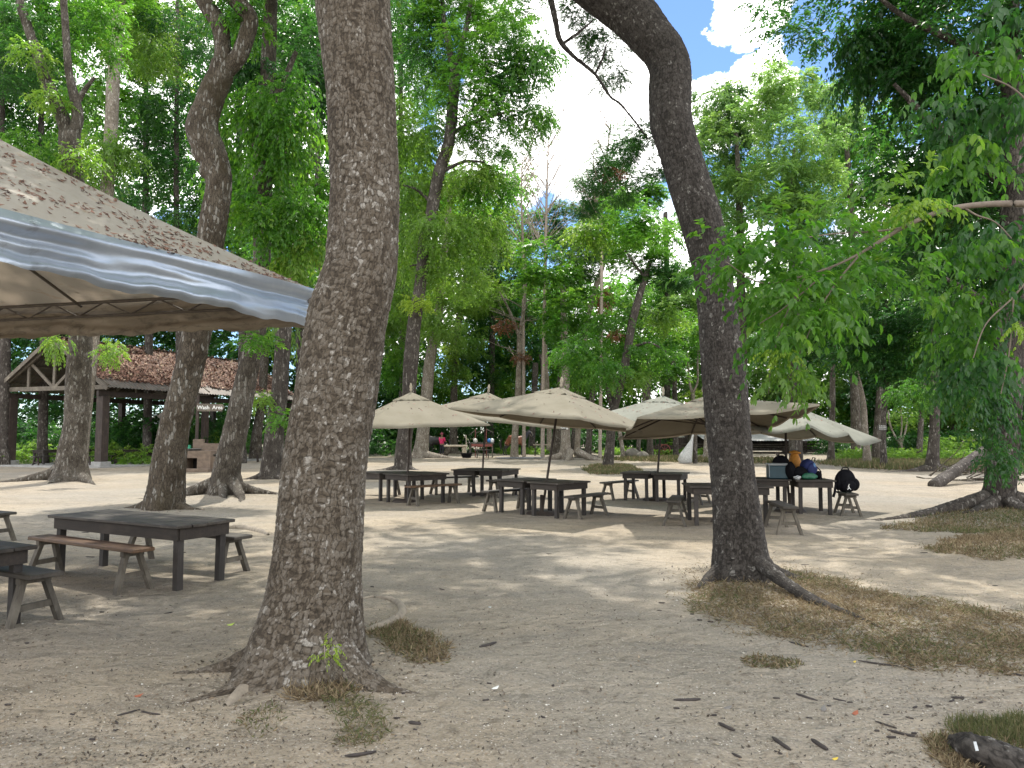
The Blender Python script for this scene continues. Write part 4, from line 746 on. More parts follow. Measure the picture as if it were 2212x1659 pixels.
place('bench', make_bench(2.1, .27, .46), -4.10, 9.62, -29, 'grey weathered bench on the far side of the long dark table', 'bench', GB)
place('bench', make_bench(2.0, .29, .46), -4.86, 7.10, -29, 'bench with pale paint specks and patched legs, lower left beside the cut-off table', 'bench', GB)
place('picnic_table', make_table(2.2, .80, .70, .075, .12), -5.31, 6.92, -29, 'cut-off weathered table corner at the lower left edge', 'table', GT)
place('bench', make_bench(1.9, .27, .46), -8.55, 12.15, -27, 'dark bench end at the left edge, behind the cut-off table', 'bench', GB)
C_AX = -43
for (x, y, yaw, lx, ly, lab) in [
        (-2.36, 18.75, -50, 1.15, 1.2, 'dark square table under the leftmost umbrella, its right one'), (-3.20, 19.75, -50, 1.15, 1.2, 'dark table half hidden by the big trunk, under the leftmost umbrella'),
        (-1.05, 20.95, -22, .74, 1.35, 'left half of the joined table pair under the umbrella behind'), (-.34, 20.66, -22, .74, 1.35, 'bluish sheen table, right half of the joined pair under the umbrella behind'),
        (.30, 16.35, -43, .82, 1.1, 'dark table left of the pole under the middle umbrella'), (.97, 15.75, -43, .82, 1.1, 'dark table right of the pole under the middle umbrella'),
        (3.24, 19.40, -25, .76, .95, 'small table left of the pole under the fourth umbrella'), (3.96, 19.06, -25, .76, .95, 'small table right of the pole under the fourth umbrella'),
        (3.62, 14.30, -4, .72, 1.0, 'table left of the dark leaning trunk under the tilted umbrella'), (4.36, 14.25, -4, .72, 1.0, 'table mostly hidden behind the dark leaning trunk'),
        (5.52, 16.55, -8, .80, .95, 'table carrying the cool box and black bag'), (6.36, 16.30, -8, .80, .95, 'table carrying the blue rucksack and green bag')]:
    place('picnic_table', make_table(lx, ly), x, y, yaw, lab, 'table', GT)
for (x, y, yaw, l, lab, sm) in [
        (-1.85, 18.15, 42, 1.5, 'brown-topped bench at the near right side of the leftmost umbrella', M_BENCHB), (-1.66, 21.5, 30, 1.5, 'bench between the leftmost umbrella table and the table pair behind', None), (-3.7, 20.9, -10, 1.5, 'dark bench by the tree foot behind the leftmost umbrella table', None),
        (-.15, 20.2, 52, 1.4, 'bench at the near right of the table pair under the umbrella behind', None), (-.10, 16.75, 47, 1.4, 'bench left of the tables under the middle umbrella', None), (1.50, 15.5, 52, 1.3, 'light grey bench right of the tables under the middle umbrella', None),
        (2.78, 19.75, 50, 1.5, 'bench left of the tables under the fourth umbrella', None), (4.45, 18.3, 62, 1.1, 'bench tucked behind the table left of the dark leaning trunk', None),
        (3.08, 14.4, 74, 1.35, 'end-on bench left of the table beside the dark leaning trunk', None), (4.63, 13.15, 84, 1.25, 'grey end-on bench just right of the dark leaning trunk', None), (6.98, 15.95, 80, .8, 'short stool-like bench carrying the black backpack', None)]:
    place('bench', make_bench(l, .25, .46, sm), x, y, yaw, lab, 'bench', GB)

# ------------------------------------------------------------------ umbrellas
def canvasmat(name, c, c2, stain, tr=.12, rough=.85, litter=.0):
    m, t, b, o = newmat(name); v = coords(t); n1 = noise(t, v, 1.6, 5, .6); n2 = noise(t, coords(t, 'Object', (1, 1, 1)), 9, 5, .65)
    col = mixc(t, val(t, n1, .35, .65), c, c2); col = mixc(t, val(t, n2, .60, .74, 0, .6), col, stain)
    t.links.new(col, b.inputs['Base Color']); b.inputs['Roughness'].default_value = rough; b.inputs['Specular IOR Level'].default_value = .2
    tl = nd(t, 'ShaderNodeBsdfTranslucent'); tl.inputs[0].default_value = (.30, .22, .14, 1); mxs = nd(t, 'ShaderNodeMixShader'); mxs.inputs[0].default_value = tr
    t.links.new(b.outputs[0], mxs.inputs[1]); t.links.new(tl.outputs[0], mxs.inputs[2]); t.links.new(mxs.outputs[0], o.inputs[0])
    bump(t, b, noise(t, v, 4, 4, .5), .25, .03); return m
M_CANVAS = canvasmat('umbrella_canvas', (.18, .162, .122), (.22, .20, .156), (.17, .135, .09))
M_CANVASG = canvasmat('umbrella_canvas_grey', (.19, .193, .163), (.235, .238, .203), (.165, .155, .125))
M_FINIAL = plain('finial_wood', (.30, .26, .20), .8)
def canopy(half, rise, rscale=1.0, r0=0.0, sag=.07, drop=0.0, seed=0, n=10, ruffle=0.0, thick=.006):
    """square 8-rib canopy, apex at z=rise, edge at z=0; two skins so that it has thickness"""
    r = random.Random(seed); vs, fs = [], []; per = 8; nn = 8 * per
    ph = [r.uniform(0, 6.28) for _ in range(8)]
    for sk in (0, 1):
        for i in range(n + 1):
            q = r0 + (1 - r0) * i / n
            for k in range(nn):
                th = 2 * math.pi * k / nn; c, s_ = math.cos(th), math.sin(th); e = half / max(abs(c), abs(s_)); f = (k % per) / per
                z = rise * (1 - q ** .96) - sag * math.sin(math.pi * f) * q ** 1.3 * (1 + .4 * math.sin(ph[k // per])) + ruffle * math.sin(k * 1.9 + ph[0]) * q ** 3
                edge = 1 - .018 * math.sin(math.pi * f) * q ** 2
                vs.append((c * e * q * rscale * edge, s_ * e * q * rscale * edge, z - sk * thick))
    for sk in (0, 1):
        o_ = sk * (n + 1) * nn
        for i in range(n):
            for k in range(nn):
                j = (k + 1) % nn; f = (o_ + i * nn + k, o_ + (i + 1) * nn + k, o_ + (i + 1) * nn + j, o_ + i * nn + j); fs.append(f if sk == 0 else f[::-1])
    o1, o2 = n * nn, (n + 1) * nn + n * nn
    for k in range(nn):
        j = (k + 1) % nn; fs.append((o1 + k, o2 + k, o2 + j, o1 + j))
    if drop:                        # short hanging hem
        b_ = len(vs)
        for k in range(nn):
            p = vs[o1 + k]; vs.append((p[0] * 1.004, p[1] * 1.004, p[2] - drop * (1 + .06 * math.sin(k * .8 + ph[1]))))
        for k in range(nn):
            j = (k + 1) % nn; fs.append((o1 + k, b_ + k, b_ + j, o1 + j))
    return vs, fs
def umbrella(label, x, y, ze, rise, half, yaw, tx, ty, mat, polex=0, poley=0, seed=0, sag=.02, cap=True, drop=.035, finial=True):
    root = empty('patio_umbrella', (x, y, gz1(x, y)), label, 'umbrella', 'square beige patio umbrellas')
    Rm = Euler((R(tx), R(ty), 0)).to_matrix().to_4x4() @ Matrix.Rotation(R(yaw), 4, 'Z'); T = Matrix.Translation((polex, poley, ze)) @ Rm
    m = MB(); vs, fs = canopy(half, rise, seed=seed, sag=sag, drop=drop); m.add(vs, fs, True, T); cano = m.build('canopy', mat, root)
    for k in range(150 if seed != 2 else 330):
        f = fs[random.randrange(10 * 64)]; q = [root.location + T @ Vector(vs[i]) for i in f]; p = q[0].lerp(q[1], random.random()).lerp(q[3].lerp(q[2], random.random()), random.random()); nn = (q[1] - q[0]).cross(q[3] - q[0])
        UL[0].append(p); UL[1].append(nn if nn.z > 0 else -nn); UL[2].append(random.uniform(.03, .085))
    if cap:
        m = MB(); vs, fs = canopy(half * .25, rise * .25, seed=seed + 1, sag=.03, n=4, ruffle=.014); m.add(vs, fs, True, T @ Matrix.Translation((0, 0, rise * .77))); m.build('vent_flap', mat, cano)
    if finial:
        m = MB(); m.lathe([(.0, .20), (.018, .175), (.036, .12), (.040, .085), (.022, .05), (.032, .035), (.032, 0), (.02, -.03)], 12, M=T @ Matrix.Translation((0, 0, rise * 1.06))); m.build('finial', M_FINIAL, cano)
    for k in range(8):
        th = math.pi * k / 4; c, s_ = math.cos(th), math.sin(th); e = half / max(abs(c), abs(s_)); m = MB()
        m.bar((c * .05, s_ * .05, rise - .06), (c * e * .97, s_ * e * .97, .0 - .02), .026, .018, (0, 0, 1), M=T)
        m.bar((c * .06, s_ * .06, rise - .52), (c * e * .5, s_ * e * .5, rise * .53 - .03), .022, .016, (0, 0, 1), M=T); m.build('rib', M_POLE, root)
    top = T @ Vector((0, 0, rise * .98)); hub = T @ Vector((0, 0, rise - .52)); m = MB(); m.tube([(0, 0, -.02), (polex * .5, poley * .5, ze * .55), top], .026, 12); m.build('pole', M_POLE, root)
    m = MB(); m.lathe([(.0, .06), (.06, .05), (.065, -.05), (.03, -.09), (0, -.09)], 12, M=T @ Matrix.Translation((0, 0, rise - .52))); m.build('hub', M_POLE, root)
    m = MB(); m.lathe([(.0, .40), (.035, .40), (.04, .08), (.06, .06), (.30, .05), (.34, 0), (.34, -.03)], 20); m.build('base', M_POLE, root)
    return root
UL = ([], [], [])
umbrella('leftmost beige umbrella with lifted vent flap, half hidden by the big trunk', -2.62, 18.9, 1.87, .82, 1.52, 22, 1, -1, M_CANVAS, .12, 0, 1, sag=.02)
umbrella('umbrella behind, its peak covered with orange fallen leaves', -.83, 20.9, 2.05, .74, 1.5, 33, 1, 6, M_CANVAS, .10, 0, 2)
umbrella('central beige umbrella in front, drooping to the right, with pointed finial', .62, 16.0, 1.95, .70, 1.60, 52, -1.0, 6.5, M_CANVAS, .33, 0, 3, sag=.02)
umbrella('grey-white umbrella fourth from the left, with frayed top', 3.62, 19.3, 1.93, .70, 1.5, 40, 0, 3, M_CANVASG, .18, 0, 4)
umbrella('umbrella tilted up to show its brown underside, behind the leaning dark trunk', 4.06, 14.40, 1.86, .50, 1.54, -1, -7, -4.0, M_CANVAS, -.36, .0, 5, sag=.07)
umbrella('rightmost umbrella with wrinkled canvas drooping to a low right tip', 5.98, 16.5, 1.76, .62, 1.48, 40, -1, 6, M_CANVASG, .0, .3, 6, sag=.16)


# ------------------------------------------------------------------ white party tent
def tentmat(name, c, c2, stain, rough=.5, spec=.4, tr=.0, sc=(1, 1, 1), sl=(.54, .70)):
    m, t, b, o = newmat(name); v = coords(t); n1 = noise(t, v, 1.1, 6, .62, .6); n2 = noise(t, coords(t, 'Object', sc), 3.2, 7, .7, .4)
    col = mixc(t, val(t, n1, .35, .65), c, c2); col = mixc(t, val(t, n2, sl[0], sl[1], 0, .8), col, stain)
    t.links.new(col, b.inputs['Base Color']); b.inputs['Roughness'].default_value = rough; b.inputs['Specular IOR Level'].default_value = spec
    if tr:
        tl = nd(t, 'ShaderNodeBsdfTranslucent'); tl.inputs[0].default_value = (.42, .34, .26, 1); mxs = nd(t, 'ShaderNodeMixShader'); mxs.inputs[0].default_value = tr
        t.links.new(b.outputs[0], mxs.inputs[1]); t.links.new(tl.outputs[0], mxs.inputs[2]); t.links.new(mxs.outputs[0], o.inputs[0])
    bump(t, b, n1, .2, .05); return m
M_TENT = tentmat('tent_roof', (.30, .27, .23), (.365, .335, .29), (.25, .15, .08), .6, .3, .2, (.8, 2.2, 2), (.56, .74))
M_VAL = tentmat('tent_valance', (.30, .345, .41), (.40, .445, .51), (.13, .13, .135), .30, .6, .0, (1, 1, .5), (.60, .78))
_b = [n_ for n_ in M_VAL.node_tree.nodes if n_.type == 'BSDF_PRINCIPLED'][0]; _b.inputs['Metallic'].default_value = .55
M_VALIN = tentmat('tent_valance_dirty', (.22, .185, .145), (.30, .26, .205), (.08, .065, .05), .7, .2, .05, (1, 1, 4), (.5, .66))
M_STEEL = plain('tent_frame_steel', (.10, .085, .072), .6, .3, 12)
CR = Vector((-1.98, 7.5, 3.09)); EU = Vector((-.43, -.90, .002)); EV = Vector((-.94, .30, .01)); TL = 6.0; VH = .37
tent = empty('party_tent', (-6.2, 5.6, 0), 'white party tent with dirty leaf-strewn roof and rippled silvery valance', 'tent')
tb = tent.location
def tp(a, b_, z=0): return CR + EU * a + EV * b_ + Vector((0, 0, z)) - tb
apex = tp(TL / 2, TL / 2, 2.0)
def roof_point(c0, c1, s, q):       # s along the eave, q from the eave (0) to the apex (1)
    e = c0.lerp(c1, s); p = e.lerp(apex, q); sg = .20 * math.sin(math.pi * q) * .55 + .05 * math.sin(math.pi * q) * math.sin(math.pi * s)
    return p - Vector((0, 0, sg))
corners = [tp(0, 0), tp(TL, 0), tp(TL, TL), tp(0, TL)]
m = MB(); n = 30
for k in range(4):
    c0, c1 = corners[k], corners[(k + 1) % 4]; vs = [roof_point(c0, c1, i / n, j / 16) for j in range(17) for i in range(n + 1)]
    m.add(vs, [(j * (n + 1) + i, j * (n + 1) + i + 1, (j + 1) * (n + 1) + i + 1, (j + 1) * (n + 1) + i) for j in range(16) for i in range(n)], True)
troof = m.build('roof', M_TENT, tent)
def valance(c0, c1, outw, seed, mat, nx=140, nv=16):
    r = random.Random(seed); ph = [r.uniform(0, 6.28) for _ in range(8)]; vs = []; Lh = (c1 - c0).length
    for j in range(nv + 1):
        t = j / nv
        for i in range(nx + 1):
            s = i / nx; x = s * Lh; rag = (.010 * math.sin(x * 9 + ph[0]) + .012 * math.sin(x * 4.1 + ph[1]) + .006 * math.sin(x * 23 + ph[2])) * t
            w = .042 * math.sin(t * 9.0 + 1.6 * math.sin(x * 1.1 + ph[3]) + .5 * x) * (.6 + .4 * math.sin(x * 2.3 + 7 * t)) + .026 * math.sin(t * 17.0 + 1.3 * math.sin(x * 1.9 + ph[6]) - .7 * x) * (.35 + .65 * abs(math.sin(x * .8 + ph[4]))) * min(1, t * 4) + .012 * math.sin(t * 23 + x * 1.7 + ph[5]) * t + .02 * t
            p = c0.lerp(c1, s) + outw * (w + .012) - Vector((0, 0, VH * t + rag)); vs.append(p)
    mb = MB(); mb.add(vs, [(j * (nx + 1) + i, j * (nx + 1) + i + 1, (j + 1) * (nx + 1) + i + 1, (j + 1) * (nx + 1) + i) for j in range(nv) for i in range(nx)], True)
    return mb.build('valance', mat, troof)
ouF = Vector((.90, -.43, 0)).normalized(); ouB = Vector((.30, .94, 0)).normalized()
valance(corners[0], corners[1], ouF, 1, M_VAL); valance(corners[3], corners[0], ouB, 2, M_VALIN); valance(corners[1], corners[2], -ouB, 3, M_VAL); valance(corners[2], corners[3], -ouF, 4, M_VALIN)
for k in range(4):                   # lattice truss along each eave: part 'truss'
    c0, c1 = corners[k].lerp(apex, .012), corners[(k + 1) % 4].lerp(apex, .012); m = MB(); a0, a1 = c0 - Vector((0, 0, .04)), c1 - Vector((0, 0, .04)); b0_, b1_ = a0 - Vector((0, 0, .15)), a1 - Vector((0, 0, .15))
    m.tube([a0, a1], .018, 8); m.tube([b0_, b1_], .016, 8); nz_ = 16
    for i in range(nz_): m.tube([(a0 if i % 2 else b0_).lerp(a1 if i % 2 else b1_, i / nz_), (b0_ if i % 2 else a0).lerp(b1_ if i % 2 else a1, (i + 1) / nz_)], .009, 6)
    m.build('truss', M_STEEL, tent)
for k in range(4):
    m = MB(); m.tube([corners[k].lerp(apex, .01) - Vector((0, 0, .05)), corners[k].lerp(apex, .5) - Vector((0, 0, .17)), apex - Vector((0, 0, .05))], .020, 8); m.build('hip_bar', M_STEEL, tent)
    q = corners[k].lerp(corners[(k + 1) % 4], .5); m = MB(); m.tube([q - Vector((0, 0, .05)), q.lerp(apex, .5) - Vector((0, 0, .26)), apex - Vector((0, 0, .06))], .016, 8); m.build('rafter', M_STEEL, tent)
    p = corners[k].lerp(apex, .008); m = MB(); m.tube([p - Vector((0, 0, .03)), Vector((p.x, p.y, -.03))], .026, 10); m.box((p.x, p.y, .01), (.16, .16, .012)); m.build('leg', M_STEEL, tent)
# dry leaves lying on the tent roof and on the umbrellas and the pavilion roof: nobody could count them
def leaf_litter(points, normals, sizes, seed):
    r = np.random.default_rng(seed); P = np.asarray(points); Nn = unit(np.asarray(normals)); n = len(P); d = r.normal(0, 1, (n, 3)); d = unit(d - Nn * (d * Nn).sum(1, keepdims=True)); d = unit(d + Nn * r.uniform(0, .35, (n, 1)))
    S = unit(np.cross(Nn, d)); L_ = np.asarray(sizes); V_, F_ = leaf_quads(P + Nn * .006, d, S, L_, L_ * r.uniform(.18, .34, n), .15)
    return V_, F_, np.repeat(r.uniform(0, 1, n), 4)
r = random.Random(9); pts, nrm, siz = [], [], []
for k in (0, 3):
    c0, c1 = corners[k], corners[(k + 1) % 4]
    for i in range(5200 if k == 0 else 600):
        s, q = r.random(), r.random() ** 1.5
        den = .5 + .5 * math.sin(s * 16 + 2.5 * math.sin(q * 7)) * math.sin(q * 13 + s * 9 + 1)
        if r.random() > den ** 1.7: continue
        p = roof_point(c0, c1, s, q); p2 = roof_point(c0, c1, min(1, s + .01), q); p3 = roof_point(c0, c1, s, min(1, q + .01)); nn = (p2 - p).cross(p3 - p); nn = nn if nn.z > 0 else -nn
        pts.append(p + tb); nrm.append(nn); siz.append(r.uniform(.025, .065))
V_, F_, T_ = leaf_litter(pts, nrm, siz, 3); tag(link('fallen_leaves', np_mesh('fallen_leaves', V_, F_, M_LITTER, False, {'tint': T_ * .8})), 'small dry brown leaves scattered over the tent roof', 'leaves', kind='stuff')

V_, F_, T_ = leaf_litter(*UL, 5); tag(link('umbrella_leaf_litter', np_mesh('umbrella_leaf_litter', V_, F_, M_LITTER, False, {'tint': T_ * .7})), 'dry leaves and twigs scattered on the umbrella cloths', 'leaves', kind='stuff')
# ------------------------------------------------------------------ pavilion with corrugated roof
def tinmat():
    m, t, b, o = newmat('rusty_tin'); v = coords(t); n1 = noise(t, v, 1.3, 6, .6); n2 = noise(t, v, 7, 5, .6)
    c = mixc(t, val(t, n1, .4, .6), (.075, .066, .056), (.11, .095, .082)); c = mixc(t, val(t, n2, .5, .7, 0, .7), c, (.15, .085, .06))
    t.links.new(c, b.inputs['Base Color']); b.inputs['Roughness'].default_value = .6; b.inputs['Metallic'].default_value = .15; return m
M_TIN = tinmat(); M_CONC = plain('concrete', (.27, .265, .255), .9, .2, 6, .4)
PY = 37.5
e0 = at(236, 836, PY); e1 = e0 + Vector((5.4, 15.0, 0))               # front eave, left and right end
dxe = (e1 - e0); dxe.z = 0; ex = dxe.normalized(); ey = Vector((-ex.y, ex.x, 0)); EL = dxe.length; ZE = e0.z; SPAN = 7.9; RISE = 2.65
pav = empty('pavilion', (e0.x, e0.y, 0), 'open timber pavilion with rusty corrugated roof buried in fallen leaves', 'pavilion'); pb = pav.location
def pp(a, b_, z): return Vector((ex.x * a + ey.x * b_, ex.y * a + ey.y * b_, z))
def roof_slope(b0_, z0, b1_, z1, name):
    nx2 = int(EL / .055); vs, fs = [], []
    for sk in (0, 1):
        for i in range(nx2 + 1):
            a = EL * i / nx2 - .1; w = .026 * math.sin(i * math.pi / 2)
            for j in range(3): q = j / 2; vs.append(pp(a, b0_ + (b1_ - b0_) * q, z0 + (z1 - z0) * q + w - sk * .012))
    M2 = (nx2 + 1) * 3
    for sk in (0, 1):
        for i in range(nx2):
            for j in range(2): f = (sk * M2 + i * 3 + j, sk * M2 + (i + 1) * 3 + j, sk * M2 + (i + 1) * 3 + j + 1, sk * M2 + i * 3 + j + 1); fs.append(f)
    m = MB(); m.add(vs, fs, True); return m.build(name, M_TIN, pav)
roof_slope(0, ZE, SPAN / 2, ZE + RISE, 'roof'); roof_slope(SPAN, ZE, SPAN / 2, ZE + RISE, 'roof')
m = MB(); m.bar(pp(-.15, SPAN / 2, ZE + RISE + .05), pp(EL, SPAN / 2, ZE + RISE + .05), .5, .03, ey); m.build('ridge_cap', M_TIN, pav)
for b_, zz in ((0, 0), (SPAN, 0)):   # verge boards on the gable
    m = MB(); m.bar(pp(-.12, b_, ZE - .08), pp(-.12, SPAN / 2, ZE + RISE - .08), .05, .2, ex); m.build('barge_board', M_TIMBER, pav)
for q in range(1, 6):                # purlins seen from below
    for sd in (0, 1):
        b_ = SPAN / 2 * q / 6; z = ZE + RISE * q / 6 - .10; bb = b_ if sd == 0 else SPAN - b_; m = MB(); m.bar(pp(0, bb, z), pp(EL, bb, z), .06, .09, ey); m.build('purlin', M_TIMBER, pav)
ZB = ZE - .05; P1, P2 = .75, SPAN - .75
def truss(a, mat):
    m = MB(); zc = ZE + .02; top = ZE + RISE - .25
    m.bar(pp(a, .2, zc), pp(a, SPAN - .2, zc), .08, .22, ex); m.bar(pp(a - .05, .2, zc + .05), pp(a - .05, SPAN / 2, top), .09, .2, ex); m.bar(pp(a - .05, SPAN - .2, zc + .05), pp(a - .05, SPAN / 2, top), .09, .2, ex)
    m.bar(pp(a + .05, SPAN / 2, zc), pp(a + .05, SPAN / 2, top), .08, .16, ex)
    for s in (-1, 1):
        m.bar(pp(a + .05, SPAN / 2 + s * .1, zc + .1), pp(a + .05, SPAN / 2 + s * SPAN * .22, zc + RISE * .52), .08, .15, ex); m.bar(pp(a + .05, SPAN / 2 + s * SPAN * .23, zc), pp(a + .05, SPAN / 2 + s * SPAN * .23, zc + RISE * .5), .08, .15, ex)
    return m.build('roof_truss', mat, pav)
truss(.15, M_TIMBER); truss(EL * .45, M_TIMBER); truss(EL - .4, M_TIMBER)
for b_ in (P1, P2):
    m = MB(); m.bar(pp(0, b_, ZB - .24), pp(EL - .2, b_, ZB - .24), .14, .26, ey); m.build('beam', M_POST, pav)
for a in (.35, EL * .47, EL - .5):
    for b_ in (P1, P2):
        m = MB(); w = .42 if a < 1 else .30; c = pp(a, b_, 0); M0 = Matrix.Translation(c) @ Matrix.Rotation(math.atan2(ex.y, ex.x), 4, 'Z')
        m.box((0, 0, (ZB - .37 + .30) / 2), (w, w, ZB - .37 - .30), M0); po = m.build('post', M_POST, pav)
        m = MB(); m.box((0, 0, .13), (w * 1.5, w * 1.5, .34), M0, bev=.02); f = m.build('footing', M_CONC, po)
m = MB(); m.bar(pp(-.3, -.2 + SPAN / 2, .0), pp(EL, -.2 + SPAN / 2, .0), SPAN - .6, .16, ey); m.build('floor_slab', M_CONC, pav)
r = random.Random(5); pts, nrm, siz = [], [], []
nv = (pp(0, -RISE, SPAN / 2)).normalized()
for k in range(21000):
    a = r.uniform(0, EL - .2); q = 1 - r.random() ** .8 * .86
    if q < .06 + .07 * math.sin(a * 1.1) + .1 * math.sin(a * 2.7) and r.random() < .85: continue
    pts.append(pp(a, SPAN / 2 * q, ZE + RISE * q + .04 + r.uniform(0, .06)) + pb); nrm.append(nv + Vector((r.gauss(0, .35), r.gauss(0, .35), r.gauss(0, .25)))); siz.append(r.uniform(.10, .24))
V_, F_, T_ = leaf_litter(pts, nrm, siz, 4); tag(link('roof_leaf_litter', np_mesh('roof_leaf_litter', V_, F_, M_LITTER, False, {'tint': T_})), 'thick layer of reddish dry leaves on the pavilion roof', 'leaves', kind='stuff')
# long tables and benches inside the pavilion
def inside(name, parts, a, b_, label, cat, group, rz=0):
    p = pp(a, b_, 0) + pb; e = empty(name, (p.x, p.y, .06), label, cat, group, math.atan2(ex.y, ex.x) + R(rz))
    for n_, me in parts: link(n_, me, e)
inside('picnic_table', make_table(3.4, .9, .78, .09, .12), 2.4, 5.6, 'long reddish dark table under the left end of the pavilion', 'table', GT)
inside('picnic_table', make_table(3.8, .9, .78, .09, .12), 5.0, 2.6, 'long dark table under the pavilion right of its front post', 'table', GT)
inside('bench', make_bench(3.0, .3, .48, M_TOP, M_POST), 1.2, 4.6, 'long dark bench under the left end of the pavilion', 'bench', GB)
inside('bench', make_bench(2.0, .3, .48, M_TOP, M_POST), 2.0, 2.6, 'dark bench just left of the pavilion front post', 'bench', GB)
inside('bench', make_bench(1.8, .3, .48, M_TOP, M_POST), 4.2, 1.5, 'dark bench just right of the pavilion front post', 'bench', GB)

# ------------------------------------------------------------------ brick wash stand and its sign
M_WASH = plain('clay_brick', (.145, .108, .082), .9, .28, 5, .5); M_BASIN = plain('galvanised_steel', (.42, .43, .43), .35, .2, 8, .1, .8); M_GREEN = plain('green_plastic', (.02, .22, .12), .4); M_HOLE = plain('hole_shade_and_mark', (.012, .010, .009), 1, .2, 8, 0)  # near-black stands in for shade inside openings; also colours the wall mark
g = ground(432, 1018); ws = empty('wash_stand', (g.x, g.y, 0), 'stepped brick wash stand with dark arched opening and two steel basins', 'wash stand', None, R(-6)); ws.scale = (1, 1, .74); s = g.y / FPX
m = MB(); W0 = 86 * s; x0 = -W0 / 2
m.box((x0 + .28, .1, .62), (.16 * 2, 1.1, 1.24)); m.box((x0 + 1.30, .1, .62), (.62, 1.1, 1.24)); m.box((x0 + .72, .1, 1.03), (.56, 1.1, .42)); m.box((x0 + .72, .5, .41), (.56, .3, .82)); m.box((x0 + 1.62, .15, .45), (.4, 1.0, .9)); m.build('stand_block', M_WASH, ws)
m = MB(); m.box((x0 + .72, .28, .41), (.555, .1, .80)); m.build('opening_back', M_HOLE, ws)  # flat dark panel: the recess shade is put into its colour
m = MB(); m.box((x0 + .42, .72, .97), (.5, .14, 1.94)); m.box((x0 + 1.05, .72, .84), (.76, .14, 1.68)); m.box((x0 + 1.62, .72, .72), (.38, .14, 1.44)); m.build('back_wall', M_WASH, ws)
m = MB(); m.box((x0 + .9, -.55, .09), (1.5, .3, .20), bev=.02); m.build('step', M_WASH, ws)
for bx, bz in ((x0 + .55, 1.24), (x0 + 1.55, .91)):
    m = MB(); m.lathe([(.0, .02), (.26, .02), (.31, .12), (.34, .13), (.32, .12), (.27, .03), (0, .03)], 24, (bx, .1, bz)); m.build('basin', M_BASIN, ws)
m = MB(); m.box((0, 0, .12), (.22, .16, .24), bev=.02); o = m.build('jerrycan', M_GREEN); o.location = (g.x + x0 + .18, g.y + .35, .93); tag(o, 'small green plastic container standing on the wash stand', 'container')
m = MB(); q = bpy.data.objects
sg = at(454, 880, 35.4); sign = empty('signboard', sg, 'grey wooden arrow board reading Wash Area', 'sign'); ss = 35.4 / FPX
m = MB(); w, h = 62 * ss, 17 * ss; prof = [(-w / 2, 0), (-w / 2 + .08, h * .5), (w / 2 - .1, h * .42), (w / 2, h * .05), (w / 2 - .12, -h * .5), (-w / 2 + .08, -h * .5)]
vs = [(x, y_, z) for y_ in (0, .03) for x, z in prof]; k = len(prof); m.add(vs, [tuple(range(k - 1, -1, -1)), tuple(range(k, 2 * k))] + [(i, (i + 1) % k, k + (i + 1) % k, k + i) for i in range(k)]); m.build('board', M_TIMBER, sign)
def lettering(txt, size, parent, loc, mat, ext=.004, rot=(R(90), 0, 0), name='lettering', sp=1.0):
    c = bpy.data.curves.new(name, 'FONT'); c.body = txt; c.size = size; c.extrude = ext; c.align_x = 'CENTER'; c.align_y = 'CENTER'; c.offset = size * .012; c.space_character = sp; c.resolution_u = 3
    c.materials.append(mat); o = bpy.data.objects.new(name, c); COL.objects.link(o); o.parent = parent; o.location = loc; o.rotation_euler = rot; return o
M_WHITE = plain('white_paint', (.78, .78, .75), .6, .1, 20, 0)
lettering('Wash  Area', h * .66, sign, (-.01, -.006, -.01), M_WHITE)
m = MB(); m.bar((-w / 2 + .05, .09, -sg.z - .05), (-w / 2 + .05, .09, .6), .12, .12); m.build('post', M_POST, sign)
# white toilet block glimpsed between the trunks
g = ground(556, 972); toi = empty('toilet_block', (g.x, 60, 0), 'white walled small building with dark doorway behind the wash stand tree', 'building')
M_WALL = plain('white_wall', (.50, .53, .56), .8, .1, 3, 0); s = 60 / FPX
m = MB(); m.box((0, 1, 1.45), (2.1, 2, 2.9)); m.build('wall', M_WALL, toi); m = MB(); m.box((.75, -.02, 1.2), (.3, .06, 2.3)); m.build('door', M_HOLE, toi)
m = MB(); m.bar((-1.4, .9, 3.1), (1.5, .9, 3.1), 2.6, .08, (0, 1, .25)); m.build('roof', M_TIN, toi); 
m = MB(); m.blob((-.45, -.03, 1.75), (.10, .02, .08), 12, 8); m.box((-.45, -.03, 1.45), (.2, .04, .12)); m.build('wall_mark', M_HOLE, toi)
g = ground(548, 985); place('bench', make_bench(1.2, .3, .55, M_TOP, M_POST), at(541, 960, 46).x, 46, 10, 'small dark bench standing between the wash stand tree and dark upright tree', 'bench', GB)
# ------------------------------------------------------------------ things on and around the tables
def cloth(name, c, rough=.8, var=.25): return plain(name, c, rough, var, 14, .3)
M_NAVY = cloth('blue_nylon', (.008, .016, .085)); M_BLACK = cloth('black_nylon', (.004, .004, .006), .85); M_ORANGE = cloth('orange_bag', (.55, .23, .03), .6); M_BAGGREEN = cloth('green_bag', (.015, .10, .055), .6)
M_COOL = plain('cool_box_teal', (.012, .045, .062), .5, .15, 6, .05); M_COOLW = plain('cool_box_lid', (.26, .28, .29), .5, .1, 6, .05); M_BLACK.node_tree.nodes['Principled BSDF'].inputs['Specular IOR Level'].default_value = .15  # cool box body darkened in colour, standing in for shade under the umbrella
M_LIGHTBLUE = plain('light_blue_print', (.10, .22, .42), .6)
TZ = .715 + gz1(5.6, 16.5)
c = at(1683, 1040, 16.25); e = empty('cool_box', (c.x, 16.3, TZ), 'teal cool box with pale lid, on the table left of the pole', 'cool box', None, R(-8))
